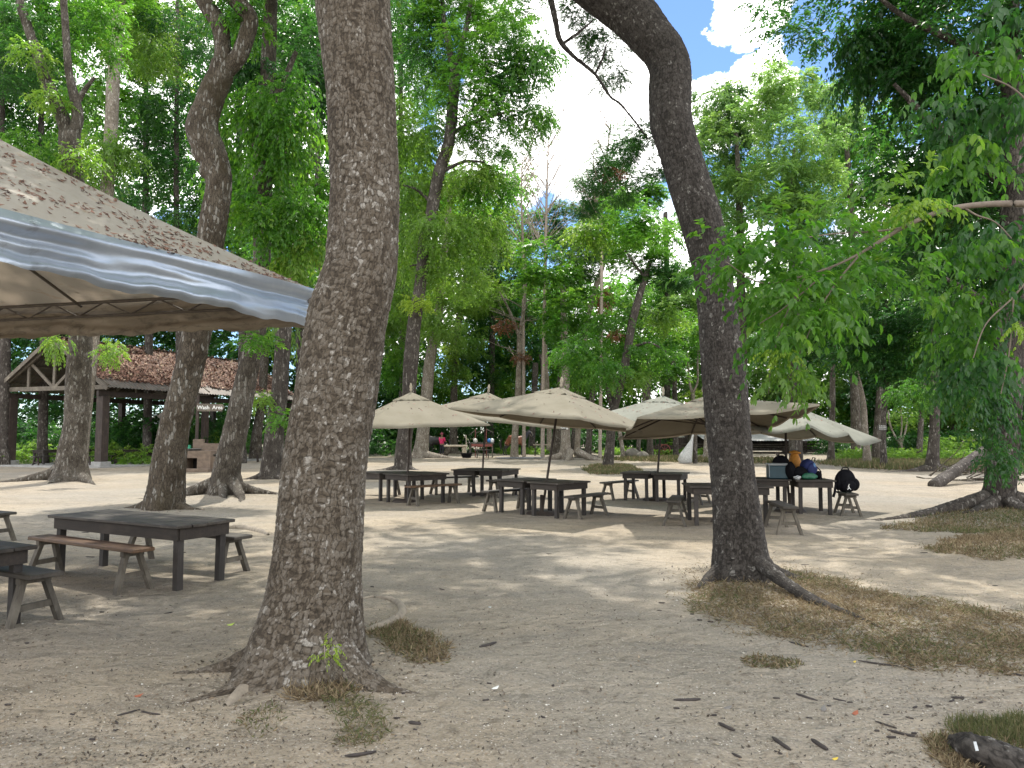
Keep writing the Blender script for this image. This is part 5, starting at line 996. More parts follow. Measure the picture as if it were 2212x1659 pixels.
m = MB(); m.box((0, 0, .14), (.44, .28, .28), bev=.02); m.build('body', M_COOL, e); m = MB(); m.box((0, 0, .30), (.46, .30, .045), bev=.012); m.build('lid', M_COOLW, e)
m = MB(); m.tube([(-.21, -.155, .04), (-.21, -.16, .29)], .008, 8); m.tube([(.21, -.155, .04), (.21, -.16, .29)], .008, 8); m.build('handle', M_COOLW, e)
def bag(name, label, pos, size, mat, seed, rz=0, amp=.05, parts=()):
    e = empty(name, pos, label, 'bag', None, R(rz)); m = MB(); m.blob((0, 0, size[2] * .48), (size[0] / 2, size[1] / 2, size[2] * .52), 24, 16, amp, seed, flat=0.0); m.build('body', mat, e)
    return e
def P(u, Y): return ((u - 1106) / FPX * Y, Y, TZ)
e = bag('duffel_bag', 'black round-topped bag behind the teal cool box', P(1685, 16.6), (.40, .26, .48), M_BLACK, 3); m = MB(); m.tube([(-.1, -.05, .44), (-.05, -.05, .52), (.05, -.05, .52), (.1, -.05, .44)], .01, 8); m.build('handle', M_BLACK, e)
e = bag('duffel_bag', 'black bag leaning between the cool box and the orange sack', P(1704, 16.15), (.20, .26, .36), M_BLACK, 4)
e = bag('shopping_bag', 'tall orange and yellow sack behind the umbrella pole', P(1715, 16.75), (.26, .22, .56), M_ORANGE, 5, amp=.07); m = MB(); m.blob((0, 0, .54), (.12, .09, .04), 16, 8, .2, 5); m.build('opening', M_ORANGE, e)
e = bag('backpack', 'blue rucksack lying on the right table', P(1742, 16.25), (.36, .30, .42), M_NAVY, 6, amp=.08)
m = MB(); m.blob((.03, -.15, .20), (.11, .05, .13), 16, 10, .05, 2); m.build('pocket', M_NAVY, e.children[0] if e.children else e); m = MB(); m.tube([(.08, 0, .38), (.10, -.02, .45), (.15, -.02, .44), (.15, 0, .36)], .010, 8); m.build('handle', M_BLACK, e); m = MB(); m.blob((.07, -.165, .27), (.03, .025, .07), 10, 8); m.build('print', M_LIGHTBLUE, e)
m = MB(); m.tube([(.17, -.05, .25), (.24, -.08, .16), (.25, -.08, .02), (.245, -.09, -.12), (.25, -.085, -.22)], .012, 8); m.build('strap', M_BLACK, e)
e = bag('pouch', 'low black pouch between the orange sack and the blue rucksack', P(1724, 16.1), (.30, .24, .26), M_BLACK, 7, amp=.08)
e = bag('pouch', 'dark green crumpled bag in front of the blue rucksack', P(1744, 15.95), (.30, .16, .13), M_BAGGREEN, 8, amp=.12)
e = bag('pouch', 'small black case at the right end of the bag table', P(1764, 16.1), (.13, .16, .17), M_BLACK, 9, amp=.05)
e = bag('plastic_bag', 'small crumpled white plastic packet in front of the black pouch', P(1719, 15.92), (.14, .08, .08), cloth('white_plastic', (.42, .43, .44), .4), 10, amp=.2)
# backpack on the stool
bz = .47 + gz1(6.98, 15.95); e = empty('backpack', (6.93, 15.88, bz), 'black backpack with white emblem on the short stool-like bench', 'bag', None, R(-6))
m = MB(); m.blob((0, 0, .225), (.20, .14, .245), 28, 18, .03, 3, flat=0.0); m.build('body', M_BLACK, e); m = MB(); m.blob((.17, -.02, .16), (.09, .10, .13), 18, 12, .03, 4, flat=.02); m.blob((-.16, 0, .20), (.06, .10, .17), 14, 10, .04, 5, flat=.02); m.build('side_pocket', M_BLACK, e)
m = MB(); m.blob((.02, -.12, .13), (.15, .05, .12), 18, 12, .03, 6, flat=.01); m.build('front_pocket', M_BLACK, e); m = MB(); m.tube([(-.09, 0, .44), (-.06, -.01, .50), (.04, -.01, .505), (.08, 0, .44)], .012, 10); m.build('handle', M_BLACK, e)
m = MB(); m.tube([(-.18, -.02, .33), (-.22, -.05, .15), (-.25, -.06, -.02), (-.28, -.06, -.10)], [.02, .024, .026, .03], 10); m.build('strap', M_BLACK, e)
m = MB()                                 # small white leaping-figure emblem
for a_, b_, w in [((.0, 0, .05), (.01, 0, .02), .018), ((.01, 0, .02), (-.025, 0, -.015), .012), ((.01, 0, .02), (.04, 0, -.015), .012), ((.0, 0, .05), (.012, 0, .095), .010), ((.0, 0, .05), (-.018, 0, .03), .009)]: m.bar(a_, b_, w, .004, (1, 0, 0) if abs(a_[0] - b_[0]) < .02 else (0, 0, 1))
m.blob((.0, 0, .065), (.011, .004, .011), 10, 6); m.build('emblem', M_WHITE, e, (.0, -.172, .08))

# ------------------------------------------------------------------ horses, person and the things at the back of the clearing
def skin(name, nodes, edges, mat, parent, sub=2, root=0):
    me = bpy.data.meshes.new(name); me.from_pydata([n_[:3] for n_ in nodes], edges, []); o = link(name, me, parent); md = o.modifiers.new('skin', 'SKIN'); md.use_smooth_shade = True
    for i, n_ in enumerate(nodes): sv = me.skin_vertices[0].data[i]; sv.radius = (n_[3], n_[4] if len(n_) > 4 else n_[3]); sv.use_root = (i == root)
    s_ = o.modifiers.new('sub', 'SUBSURF'); s_.levels = sub; s_.render_levels = sub; me.materials.append(mat); return o
def horsemat(name, body, points, neck):
    m, t, b, o = newmat(name); tcn = t.nodes.new('ShaderNodeTexCoord'); sp = t.nodes.new('ShaderNodeSeparateXYZ'); t.links.new(tcn.outputs['Object'], sp.inputs[0]); v = coords(t); n1 = noise(t, v, 3, 4)
    c = mixc(t, val(t, n1, .3, .7, 0, .4), body, tuple(x * .7 for x in body)); c = mixc(t, val(t, sp.outputs[2], .85, .70), c, points); c = mixc(t, val(t, sp.outputs[0], .42, .52), c, neck)
    c = mixc(t, val(t, sp.outputs[0], -.74, -.84), c, points); t.links.new(c, b.inputs['Base Color']); b.inputs['Roughness'].default_value = .5; return m
def horse(label, x, y, yaw, mat, mmane, scale=1.0, legphase=.06):
    e = empty('horse', (x, y, 0), label, 'horse', None, R(yaw)); e.scale = (scale,) * 3
    nodes = [(-.15, 0, 1.17, .30, .34), (-.50, 0, 1.22, .29, .31), (-.80, 0, 1.20, .24, .26), (.22, 0, 1.14, .29, .33), (.52, 0, 1.16, .25, .32), (.70, 0, 1.34, .16, .24), (.90, 0, 1.56, .11, .17), (1.06, 0, 1.76, .09, .13), (1.18, 0, 1.72, .085, .12), (1.34, 0, 1.54, .07, .085), (1.47, 0, 1.39, .055, .062)]
    edges = [(0, 1), (1, 2), (0, 3), (3, 4), (4, 5), (5, 6), (6, 7), (7, 8), (8, 9), (9, 10)]
    for s in (-1, 1):
        k = len(nodes); d = s * legphase; nodes += [(.48, s * .17, .92, .12), (.50 + d * .4, s * .17, .70, .075), (.51 + d, s * .17, .44, .052), (.49 + d, s * .17, .14, .042), (.53 + d, s * .17, .03, .055)]; edges += [(4, k), (k, k + 1), (k + 1, k + 2), (k + 2, k + 3), (k + 3, k + 4)]
        k = len(nodes); nodes += [(-.66, s * .17, .98, .18), (-.56 - d * .5, s * .18, .76, .11), (-.82 - d, s * .17, .50, .060), (-.79 - d, s * .17, .15, .044), (-.74 - d, s * .17, .03, .055)]; edges += [(2, k), (k, k + 1), (k + 1, k + 2), (k + 2, k + 3), (k + 3, k + 4)]
    skin('body', nodes, edges, mat, e)
    m = MB(); m.tube([(-.98, 0, 1.26), (-1.10, 0, 1.12), (-1.14, 0, .85), (-1.10, 0, .55), (-1.06, 0, .42)], [.05, .07, .09, .08, .03], 12); m.build('tail', mmane, e)
    m = MB(); m.tube([(.55, 0, 1.52), (.72, 0, 1.66), (.90, 0, 1.80), (1.04, 0, 1.90)], [.03, .06, .06, .03], 8, ecc=.5); m.build('mane', mmane, e)
    for s in (-1, 1): m = MB(); m.lathe([(.035, 0), (.03, .06), (.002, .13)], 8, (1.08, s * .06, 1.84)); m.build('ear', mat, e)
    return e
M_DARKHAIR = plain('horse_hair_black', (.012, .010, .010), .6); M_BAY = horsemat('horse_bay', (.20, .070, .030), (.014, .011, .010), (.014, .015, .028)); M_BLK = horsemat('horse_black', (.016, .013, .013), (.010, .009, .009), (.012, .010, .010))
YH = 60.0
def XU(u, Y): return (u - 1106) / FPX * Y
h2 = horse('bay horse with black tail and dark neck, standing behind the dead bare tree', XU(1113, YH), YH, 8, M_BAY, M_DARKHAIR, 1.04)
m = MB(); m.blob((-.22, 0, 1.33), (.34, .30, .22), 20, 12, .04, 2, flat=1.12); o = m.build('saddle_cloth', cloth('saddle_cloth_rust', (.26, .09, .04)), h2)
m = MB(); m.tube([(1.22, -.09, 1.78), (1.33, -.09, 1.5), (1.22, -.05, 1.45), (1.12, -.03, 1.62)], .014, 6); m.build('bridle', M_PALE, h2)
h1 = horse('black horse standing beside the person in pink', XU(944, 61), 61.2, 160, M_BLK, M_DARKHAIR, 1.0)
pe = empty('person', (XU(955, 59.6), 59.6, 0), 'person in bright pink top, pink hat and dark trousers beside the black horse', 'person', None, R(150))
M_SKIN = plain('skin_tone', (.28, .15, .095), .6, .15, 8, 0); M_PINK = cloth('pink_fabric', (.62, .03, .14), .8); M_JEAN = cloth('dark_trousers', (.022, .022, .035), .9); M_HAT = cloth('dusty_pink_hat', (.30, .07, .10), .9)
body = [(0, 0, .96, .13, .11), (0, 0, 1.16, .13, .10), (0, 0, 1.36, .15, .10), (0, 0, 1.47, .055), (0, -.01, 1.55, .075, .085), (0, -.02, 1.66, .078, .092)]
ed_ = [(0, 1), (1, 2), (2, 3), (3, 4), (4, 5)]
for s in (-1, 1):
    k = len(body); body += [(s * .10, 0, .88, .09), (s * .11, -.02, .48, .06), (s * .11, .01, .09, .042), (s * .115, -.13, .04, .035)]; ed_ += [(0, k), (k, k + 1), (k + 1, k + 2), (k + 2, k + 3)]
    k = len(body); body += [(s * .19, 0, 1.39, .058), (s * .24, -.06, 1.13, .042), (s * .20, -.28, 1.08, .032), (s * .19, -.37, 1.09, .028)]; ed_ += [(2, k), (k, k + 1), (k + 1, k + 2), (k + 2, k + 3)]
skin('body', body, ed_, M_SKIN, pe)
skin('top', [(0, 0, .92, .21, .17), (0, 0, 1.15, .19, .16), (0, 0, 1.38, .19, .14), (.20, 0, 1.38, .09), (.25, -.06, 1.13, .075), (-.20, 0, 1.38, .09), (-.25, -.06, 1.13, .075)], [(0, 1), (1, 2), (2, 3), (3, 4), (2, 5), (5, 6)], M_PINK, pe, root=1)
skin('trousers', [(0, 0, .92, .14, .13), (.10, 0, .80, .105), (.11, -.02, .48, .078), (.11, .01, .12, .06), (-.10, 0, .80, .105), (-.11, -.02, .48, .078), (-.11, .01, .12, .06)], [(0, 1), (1, 2), (2, 3), (0, 4), (4, 5), (5, 6)], M_JEAN, pe)
m = MB(); m.lathe([(0, .13), (.07, .12), (.095, .04), (.10, 0), (.20, -.02), (.205, -.03), (.10, -.015)], 20, (0, -.01, 1.69)); m.build('hat', M_HAT, pe)
m = MB(); m.blob((0, -.105, 1.60), (.016, .02, .02), 8, 6); m.build('nose', M_SKIN, pe)
# stone bench with thick top, red table with balls, black pot
s57 = 57 / FPX; X0 = XU(985, 57)
e = empty('stone_bench', (X0, 57, 0), 'pale thick-topped stone bench beside the bright-leaved slim tree', 'bench'); m = MB(); m.box((0, 0, .80), (1.75, .5, .14), bev=.03); m.build('seat', M_PALE, e)
m = MB(); m.tube([(.62, 0, -.05), (.6, 0, .74)], [.16, .14], 12); m.build('leg', M_PALE, e); m = MB(); m.bar((-.85, 0, -.05), (-.5, 0, .74), .3, .35); m.build('leg', M_BARK, e)
M_RED = wood('wood_red_paint', (.16, .045, .035), (.24, .075, .06), (.12, .06, .05)); X1 = XU(1040, 55)
e = empty('red_table', (X1, 55, 0), 'small red-fronted table with balls on it and a bare frame over it', 'table'); m = MB(); m.box((0, 0, 1.02), (1.85, .8, .06), bev=.01); m.build('tabletop', M_BENCH, e); m = MB(); m.box((.05, -.34, .88), (1.5, .05, .2)); m.build('apron', M_RED, e)
for x in (-.8, .8):
    for y in (-.3, .3): m = MB(); m.bar((x, y, -.04), (x, y, .99), .09, .09); m.build('leg', M_BLEG, e)
for x in (-.45, .35): m = MB(); m.bar((x, .36, 0), (x, .36, 2.05), .06, .06); m.build('frame_post', M_RED, e)
m = MB(); m.bar((-.9, .36, 1.6), (-.42, .36, 2.0), .05, .05); m.bar((-.42, .36, 1.75), (.35, .36, 2.1), .05, .05); m.bar((.35, .36, 2.05), (.85, .36, 1.8), .05, .05); m.build('frame_rail', M_BLEG, e)
for u, mat_, lab in ((1057, plain('ball_blue', (.03, .18, .50), .35, .1, 4, 0), 'blue ball on the red-fronted table'), (1063, plain('ball_white', (.70, .72, .72), .35, .1, 4, 0), 'white ball next to the blue one on the red-fronted table'), (1027, plain('ball_cream', (.60, .58, .54), .4, .1, 4, 0), 'whitish helmet-like ball at the left end of the red-fronted table')):
    m = MB(); m.blob((0, 0, .16), (.15, .15, .16), 20, 14); o = m.build('ball', mat_); o.location = (XU(u, 54.9), 54.9, 1.05); tag(o, lab, 'ball')
e = place('bench', make_bench(1.1, .3, .6, M_TOP, M_POST), XU(1043, 53.5), 53.5, 2, 'low dark bench in front of the red-fronted table', 'bench', GB)
e = empty('black_pot', (XU(1008, 53.5), 53.5, 0), 'round black cooking pot on the sand by the red-fronted table', 'pot'); m = MB(); m.lathe([(0, 0), (.26, 0), (.36, .16), (.40, .34), (.42, .36), (.38, .34), (.30, .1), (0, .06)], 20); m.build('pot', M_BLACK, e); m = MB(); m.bar((-.02, 0, .3), (-.02, 0, 1.6), .05, .05); m.build('stick', M_PALE, e)
g = ground(1132, 990); m = MB(); m.blob((0, 0, .03), (1.9, 1.3, .05), 32, 6, .10, 3, flat=-.02); o = m.build('dark_mat_patch', plain('mat_patch_grey', (.17, .17, .18), .95, .5, 5, .8)); o.location = g; tag(o, 'dark grey mat-like patch on the sand beyond the umbrellas', 'ash patch')  # flat dark grey patch laid on the sand
e = empty('rail_bench', (XU(1172, 60), 60, 0), 'thin pale rail seat between trunks right of the bay horse', 'bench'); m = MB(); m.bar((-.75, 0, .85), (.95, 0, .83), .09, .09); m.build('rail', M_PALE, e)
for x in (-.6, .8): m = MB(); m.bar((x, 0, -.05), (x, 0, .80), .1, .1); m.build('leg', M_BARK, e)
# signs on trees
def board_sign(label, u, v, Y, w, h, txts, mat):
    p = at(u, v, Y); e = empty('signboard', p, label, 'sign'); m = MB(); n = 20; vs = [(w / 2 * math.copysign(abs(math.cos(2 * math.pi * k / n)) ** .6, math.cos(2 * math.pi * k / n)), y_, h / 2 * math.copysign(abs(math.sin(2 * math.pi * k / n)) ** .6, math.sin(2 * math.pi * k / n))) for y_ in (0, .04) for k in range(n)]
    m.add(vs, [tuple(range(n - 1, -1, -1))[::-1], tuple(range(2 * n - 1, n - 1, -1))] + [(k, (k + 1) % n, n + (k + 1) % n, n + k) for k in range(n)]); m.build('board', mat, e)
    for i, (tx, sz, dz) in enumerate(txts): lettering(tx, sz, e, (0, -.008, dz), M_WHITE)
    return e
M_SIGN = plain('sign_board_dark', (.06, .055, .05), .8)
board_sign('dark oval board reading back Riding on the root-flared trunk', 1216, 918, 49.2, .72, .62, [('back', .30, .12), ('Riding', .27, -.15)], M_SIGN)
board_sign('small rounded dark sign with pale scrawl on the S-curved tree', 1906, 924, 37.0, .46, .30, [], M_SIGN)
e = bpy.data.objects[[o.name for o in bpy.data.objects if o.get('label', '').startswith('small rounded dark sign')][0]]; m = MB()
for row, zz in enumerate((.085, .015, -.065)):
    for k in range(7): x = -.15 + .05 * k; m.bar((x, -.006, zz - .018), (x + .02 * (-1) ** k, -.006, zz + .022), .011, .004, (1, 0, 0)); m.bar((x, -.006, zz), (x + .03, -.006, zz + .006), .009, .004, (0, 0, 1))
m.build('lettering', M_WHITE, e)
# boulders
M_ROCK = plain('boulder_stone', (.13, .12, .10), .95, .3, 3, .8)
for u, v, w, h, lab in ((1366, 990, 27, 22, 'grey boulder left of the curved trunk at the back'), (1389, 992, 22, 17, 'smaller grey boulder right of the curved trunk at the back')):
    g = ground(u, v); s = g.y / FPX; m = MB(); m.blob((0, 0, h * s * .4), (w * s * .6, w * s * .5, h * s * .6), 24, 16, .07, u, flat=-.1); o = m.build('boulder', M_ROCK); o.location = (g.x, g.y, 0); tag(o, lab, 'boulder')
# post with white sack
g = ground(1502, 1001); s = g.y / FPX; e = empty('wooden_post', (g.x, g.y, 0), 'short brown post with a white sack hung on its left side', 'post'); m = MB(); m.tube([(0, 0, -.1), (0, 0, 1.2), (.02, 0, 2.4)], .13, 12); m.build('post', M_BARK, e)
m = MB(); m.tube([(-.2, 0, -.06), (-.2, 0, .05), (-.12, .02, .35), (.05, -.02, .8), (.22, 0, 1.25), (.33, 0, 1.75)], [.30, .42, .36, .22, .08, .025], 14); o = m.build('sack', cloth('white_sack', (.40, .40, .385), .7)); o.location = (g.x - .42, g.y - .1, .08); tag(o, 'white sack hanging against the short brown post', 'sack')
# cart with awning
YC = 62; e = empty('cart', (XU(1440, YC), YC, 0), 'horse cart with white canvas awning and one visible wheel', 'cart'); m = MB(); nn = 10; vs = [(-1.25 + 2.5 * i / nn, -1.0 + 2.0 * j / 4, 1.62 - .22 * i / nn + .12 * math.sin(math.pi * j / 4) + .04 * math.sin(i * 2.1)) for j in range(5) for i in range(nn + 1)]
m.add(vs, [(j * (nn + 1) + i, j * (nn + 1) + i + 1, (j + 1) * (nn + 1) + i + 1, (j + 1) * (nn + 1) + i) for j in range(4) for i in range(nn)], True); m.build('awning', M_CANVASG, e)
for x in (-1.1, 1.1):
    for y in (-.85, .85): m = MB(); m.bar((x, y, .5), (x, y, 1.5), .05, .05); m.build('awning_post', M_POST, e)
m = MB(); m.box((0, 0, .62), (2.1, 1.4, .3), bev=.02); m.build('body', M_POST, e); 
for y in (-.8, .8):
    m = MB(); ring = [(.42 * math.cos(a_ * math.pi / 12), y, .42 + .42 * math.sin(a_ * math.pi / 12)) for a_ in range(25)]; m.tube(ring, .04, 8, False)
    for a_ in range(0, 24, 3): m.bar((0, y, .42), ring[a_], .03, .03, (0, 1, 0))
    o = m.build('wheel', M_RED, e); o.location = (-.35, 0, 0)
# stable with log rails
YS = 66; xa, xb = XU(1470, YS), XU(1772, YS); e = empty('stable', ((xa + xb) / 2, YS, 0), 'low open stable with pale tin roof and stacked log rails', 'stable'); Lx = xb - xa
m = MB(); nx2 = 160; vs = [(.35 * Lx * -1 + (Lx * .82) * i / nx2, -1.2 + 4.6 * j, 1.12 + .75 * j + .02 * math.sin(i * math.pi / 2)) for j in (0, 1) for i in range(nx2 + 1)]; m.add(vs, [(i, i + 1, nx2 + 2 + i, nx2 + 1 + i) for i in range(nx2)], True); m.build('roof', plain('old_tin_pale', (.30, .30, .30), .6, .25, 3, .2), e)
for k in range(7):
    for j in range(6): pass
for z in (.18, .38, .58, .80): m = MB(); m.tube([(-Lx / 2, random.uniform(-.1, .1), z), (0, random.uniform(-.15, .15), z + random.uniform(-.04, .04)), (Lx / 2, random.uniform(-.1, .1), z + random.uniform(-.05, .05))], .065, 8); m.build('rail', M_BARK if z > .5 else M_BARKD, e)
for k in range(8): m = MB(); x = -Lx / 2 + Lx * k / 7; m.bar((x, .15, -.05), (x, .15, 1.15), .12, .12); m.build('post', M_POST, e)
m = MB(); m.box((0, 3.2, .9), (Lx, .08, 1.8)); m.build('back_wall', M_POST, e)
# far trestle table
g = ground(1660, 1006); e = empty('trestle_table', (g.x, g.y, 0), 'pale-topped crossed-leg table in front of the stable', 'table'); m = MB(); m.box((-.4, 0, .76), (2.0, .7, .05), bev=.01); m.build('tabletop', M_PALE, e)
for x in (-1.1, .4):
    for s in (-1, 1): m = MB(); m.bar((x - s * .22, -.28, -.03), (x + s * .10, -.28, .74), .06, .06); m.build('leg', M_POST, e)
# fallen log and brush pile on the right
e = empty('fallen_log', ground(2060, 1046), 'dark fallen log propped up at a slant left of the right-edge tree', 'log'); b0 = e.location
a0 = ground(2022, 1050); a1 = at(2150, 958, b0.y + 2.5)
V_, F_, T_, E_ = join([trunk_sheet([(a0.x - b0.x - .03, a0.y - b0.y - .03, .03, .01), (a0.x - b0.x - .02, a0.y - b0.y - .02, .04, .15), (a0.x - b0.x, a0.y - b0.y, .06, .19), ((a0.x + a1.x) / 2 - b0.x, (a0.y + a1.y) / 2 - b0.y, (a1.z) / 2 + .05, .18), (a1.x - b0.x, a1.y - b0.y, a1.z, .16)], .06, 28, 3, .06)]); link('trunk', np_mesh('trunk', V_, F_, M_BARKD, True, {'tint': T_, 'edge': E_}), e)
r = random.Random(8); m = MB()
e = empty('brush_pile', ground(2190, 1040), 'heap of thin dry branches at the right edge beside the big dark tree', 'branches'); b0 = e.location
for k in range(70):
    x, y = r.uniform(-2.6, 2.2), r.uniform(-.8, 1.6); a_ = r.gauss(.35, .5); l = r.uniform(.8, 2.6); z = max(.03, r.uniform(0, .8) * (1 - abs(x) / 3.2)); p = [(x, y, z)]
    for j in range(3): p.append((p[-1][0] + math.cos(a_) * l / 3, p[-1][1] + r.uniform(-.2, .2), max(.02, p[-1][2] + math.sin(a_) * l / 3 * .6))); a_ += r.uniform(-.25, .25)
    m.tube(p, [.025, .02, .014, .006], 6)
m.build('branches', M_BARKM, e)
# sprout on the big trunk, root pieces, mossy log lower right
e = empty('sprout', at(702, 1428, 5.02), 'bright lime leafy sprout growing from the foot of the thick front trunk', 'plant'); o = link('leaves', crown_mesh('near', LY), e, (.005, -.03, .06)); o.scale = (.17, .13, .26)
m = MB(); m.tube([(-.01, .08, -.05), (0, 0, 0), (.005, -.03, .06), (.0, -.02, .11)], [.006, .005, .004, .002], 8); m.build('stem', M_TWIG, e)
def root_piece(label, pts, rad, mat=M_ROOT):
    g = ground(*pts[0]); rows = []
    for (u, v), q in zip(pts, rad): p = ground(u, v); rows.append((p.x - g.x, p.y - g.y, gz1(p.x, p.y) + q * .15, q))
    V_, F_, T_, E_ = join([trunk_sheet(rows, .02, 16, 9, .22)]); o = link('root', np_mesh('root', V_, F_, mat, True, {'tint': T_, 'edge': E_})); o.location = (g.x, g.y, 0); return tag(o, label, 'root')
root_piece('pale bare root hooking out of the ground right of the thick front trunk', [(778, 1296), (810, 1290), (848, 1296), (868, 1312), (864, 1330), (836, 1350), (800, 1362), (780, 1368)], [.012, .02, .035, .04, .04, .045, .03, .012])
root_piece('pale cut root end poking left from the thick front trunk', [(575, 1438), (552, 1470), (525, 1500), (500, 1520), (484, 1530)], [.05, .045, .04, .03, .012])
root_piece('small pale root ridge beyond the far-side bench', [(470, 1142), (520, 1140), (560, 1148), (580, 1156)], [.02, .06, .05, .02])
e = empty('mossy_log', ground(2150, 1640), 'mossy dark log with a grassy top at the lower right corner', 'log'); b0 = e.location
rows = [(p.x - b0.x, p.y - b0.y, z, q) for p, z, q in ((ground(2052, 1604), .0, .01), (ground(2060, 1608), .0, .04), (ground(2095, 1625), .02, .075), (ground(2140, 1648), .02, .10), (ground(2230, 1672), .02, .095), (ground(2330, 1690), .02, .09))]
V_, F_, T_, E_ = join([trunk_sheet(rows, 0.012, 60, 4, .24, 0, .8, (.03, .05, .009))]); link('trunk', np_mesh('trunk', V_, F_, M_HERO2, True, {'tint': T_, 'edge': E_}), e)
g = ground(2128, 1638); m = MB(); m.box((0, 0, 0), (.016, .003, .04), bev=.001); o = m.build('metal_tag', plain('grey_metal', (.35, .37, .38), .4, .1, 10, 0, .6)); o.location = at(2108, 1612, 3.66); o.rotation_euler = (R(-20), 0, R(10)); tag(o, 'small grey metal tag fixed on the mossy log', 'tag')

# ------------------------------------------------------------------ grass patches (nobody could count the blades)
def in_poly(x, y, P_):
    c = np.zeros(len(x), bool); j = len(P_) - 1
    for i in range(len(P_)):
        xi, yi = P_[i]; xj, yj = P_[j]; c ^= ((yi > y) != (yj > y)) & (x < (xj - xi) * (y - yi) / (yj - yi + 1e-12) + xi); j = i
    return c
def grass(name, label, poly_px, n, seed, lmin, lmax, green, up=.5, fringe=.10, thin=0.0, wd=.0035):
    r = np.random.default_rng(seed); P_ = [tuple(ground(u, v)[:2]) for u, v in poly_px]; xs, ys = [p[0] for p in P_], [p[1] for p in P_]
    x = r.uniform(min(xs), max(xs), n * 3); y = r.uniform(min(ys), max(ys), n * 3)
    jx = x + fringe * np.sin(y * 9 + seed) * np.sin(x * 7) + r.normal(0, fringe * .5, n * 3); jy = y + fringe * np.sin(x * 11 + seed) + r.normal(0, fringe * .5, n * 3); k = in_poly(jx, jy, P_)
    dens = .5 + .5 * np.sin(x * 3.1 + seed) * np.sin(y * 4.3 + 2 * np.sin(x * 1.7)); k &= r.uniform(0, 1, n * 3) > thin * (1 - dens)
    x, y, dens = x[k][:n], y[k][:n], dens[k][:n]; m = len(x); B = np.stack([x, y, gz(x, y)], 1)
    up_ = np.clip(r.normal(up, .28, m), .02, 1); a = r.uniform(0, 2 * np.pi, m); D = unit(np.stack([np.cos(a) * (1 - up_), np.sin(a) * (1 - up_), up_], 1)); S = unit(np.cross(D, r.normal(0, 1, (m, 3))))
    L_ = r.uniform(lmin, lmax, m); V_, F_ = leaf_quads(B, D, S, L_, np.full(m, wd) * r.uniform(.7, 1.6, m), .12)
    gmix = np.clip(green + .32 * np.sin(x * 1.9 + seed * 1.3) * np.sin(y * 2.3) + .2 * (dens - .5), 0, 1); T_ = np.where(r.uniform(0, 1, m) < gmix, r.uniform(.66, 1, m), r.uniform(0, .64, m))
    return tag(link(name, np_mesh(name, V_, F_, M_GRASS, False, {'tint': np.repeat(T_, 4)})), label, 'grass', kind='stuff')
big = [(1476, 1300), (1520, 1262), (1560, 1240), (1640, 1228), (1740, 1240), (1840, 1262), (1960, 1290), (2060, 1312), (2240, 1328), (2300, 1440), (2180, 1452), (2060, 1462), (1960, 1440), (1860, 1405), (1780, 1390), (1700, 1380), (1620, 1368), (1575, 1345), (1530, 1322)]
grass('dry_grass', 'patch of dry brown and green grass around the dark leaning trunk', big, 19000, 1, .025, .085, .26, .20, .2, .55, .003)
halo = [(1106 + (u - 1106) * 1.0 + (u - 1850) * .10, v + (v - 1345) * .28) for u, v in big]
grass('dry_grass', 'sparse stray blades round the edge of the big dry grass patch', halo, 2600, 21, .02, .07, .3, .3, .25, .8, .0026)
grass('straw', 'flat brown straw under the dry grass', big, 15000, 2, .04, .12, .03, .06, .12, .25, .0028)
grass('dry_grass', 'dry dull grass tuft right of the thick front trunk', [(800, 1350), (860, 1340), (930, 1370), (975, 1400), (960, 1440), (900, 1432), (850, 1420), (815, 1395)], 4200, 3, .03, .08, .16, .28, .06, .5, .0028)
grass('dry_grass', 'yellow straw grass at the foot of the thick front trunk', [(590, 1490), (640, 1462), (700, 1455), (770, 1470), (800, 1490), (740, 1520), (680, 1520), (620, 1510)], 2600, 4, .04, .10, .12, .25, .05, .4, .0026)
grass('dry_grass', 'sparse green-grey grass in front of the thick front trunk', [(700, 1520), (790, 1505), (850, 1545), (845, 1590), (790, 1612), (740, 1600), (720, 1560)], 1500, 5, .03, .07, .55, .3, .05, .8, .0024)
grass('dry_grass', 'sparse short tufts on the gravel left of the sprout tree foot', [(520, 1540), (590, 1520), (620, 1560), (570, 1600), (530, 1580)], 500, 6, .02, .05, .4, .35, .03, .9)
grass('dry_grass', 'thin grass over the root mound of the right-edge tree', [(1900, 1142), (2000, 1120), (2090, 1108), (2230, 1120), (2260, 1158), (2120, 1158), (2000, 1150)], 9000, 7, .04, .10, .45, .4, .12, .4, .005)
grass('dry_grass', 'rusty brown grass on the second root mound at the right edge', [(1990, 1188), (2080, 1166), (2240, 1160), (2260, 1215), (2140, 1212), (2050, 1200)], 7000, 8, .04, .09, .2, .35, .10, .3, .0045)
grass('dry_grass', 'green grass on top of the mossy log at the lower right', [(2050, 1582), (2090, 1560), (2220, 1560), (2290, 1620), (2200, 1630), (2100, 1606)], 2600, 9, .03, .08, .8, .55, .03, .2, .0022)
grass('dry_grass', 'brown straw beside the mossy log at the lower right', [(2000, 1600), (2050, 1590), (2110, 1625), (2150, 1665), (2060, 1665), (2010, 1630)], 2400, 10, .03, .07, .1, .25, .03, .3, .0022)
grass('dry_grass', 'small worn grass patch on the gravel below the big dry grass', [(1600, 1425), (1650, 1415), (1735, 1430), (1700, 1445), (1630, 1445)], 700, 11, .02, .05, .4, .3, .03, .5)
grass('dry_grass', 'green grass ring around the leaning tree beyond the umbrellas', [(1262, 1018), (1300, 1006), (1350, 1008), (1386, 1018), (1340, 1026), (1290, 1026)], 9000, 12, .08, .2, .7, .6, .3, .1, .014)
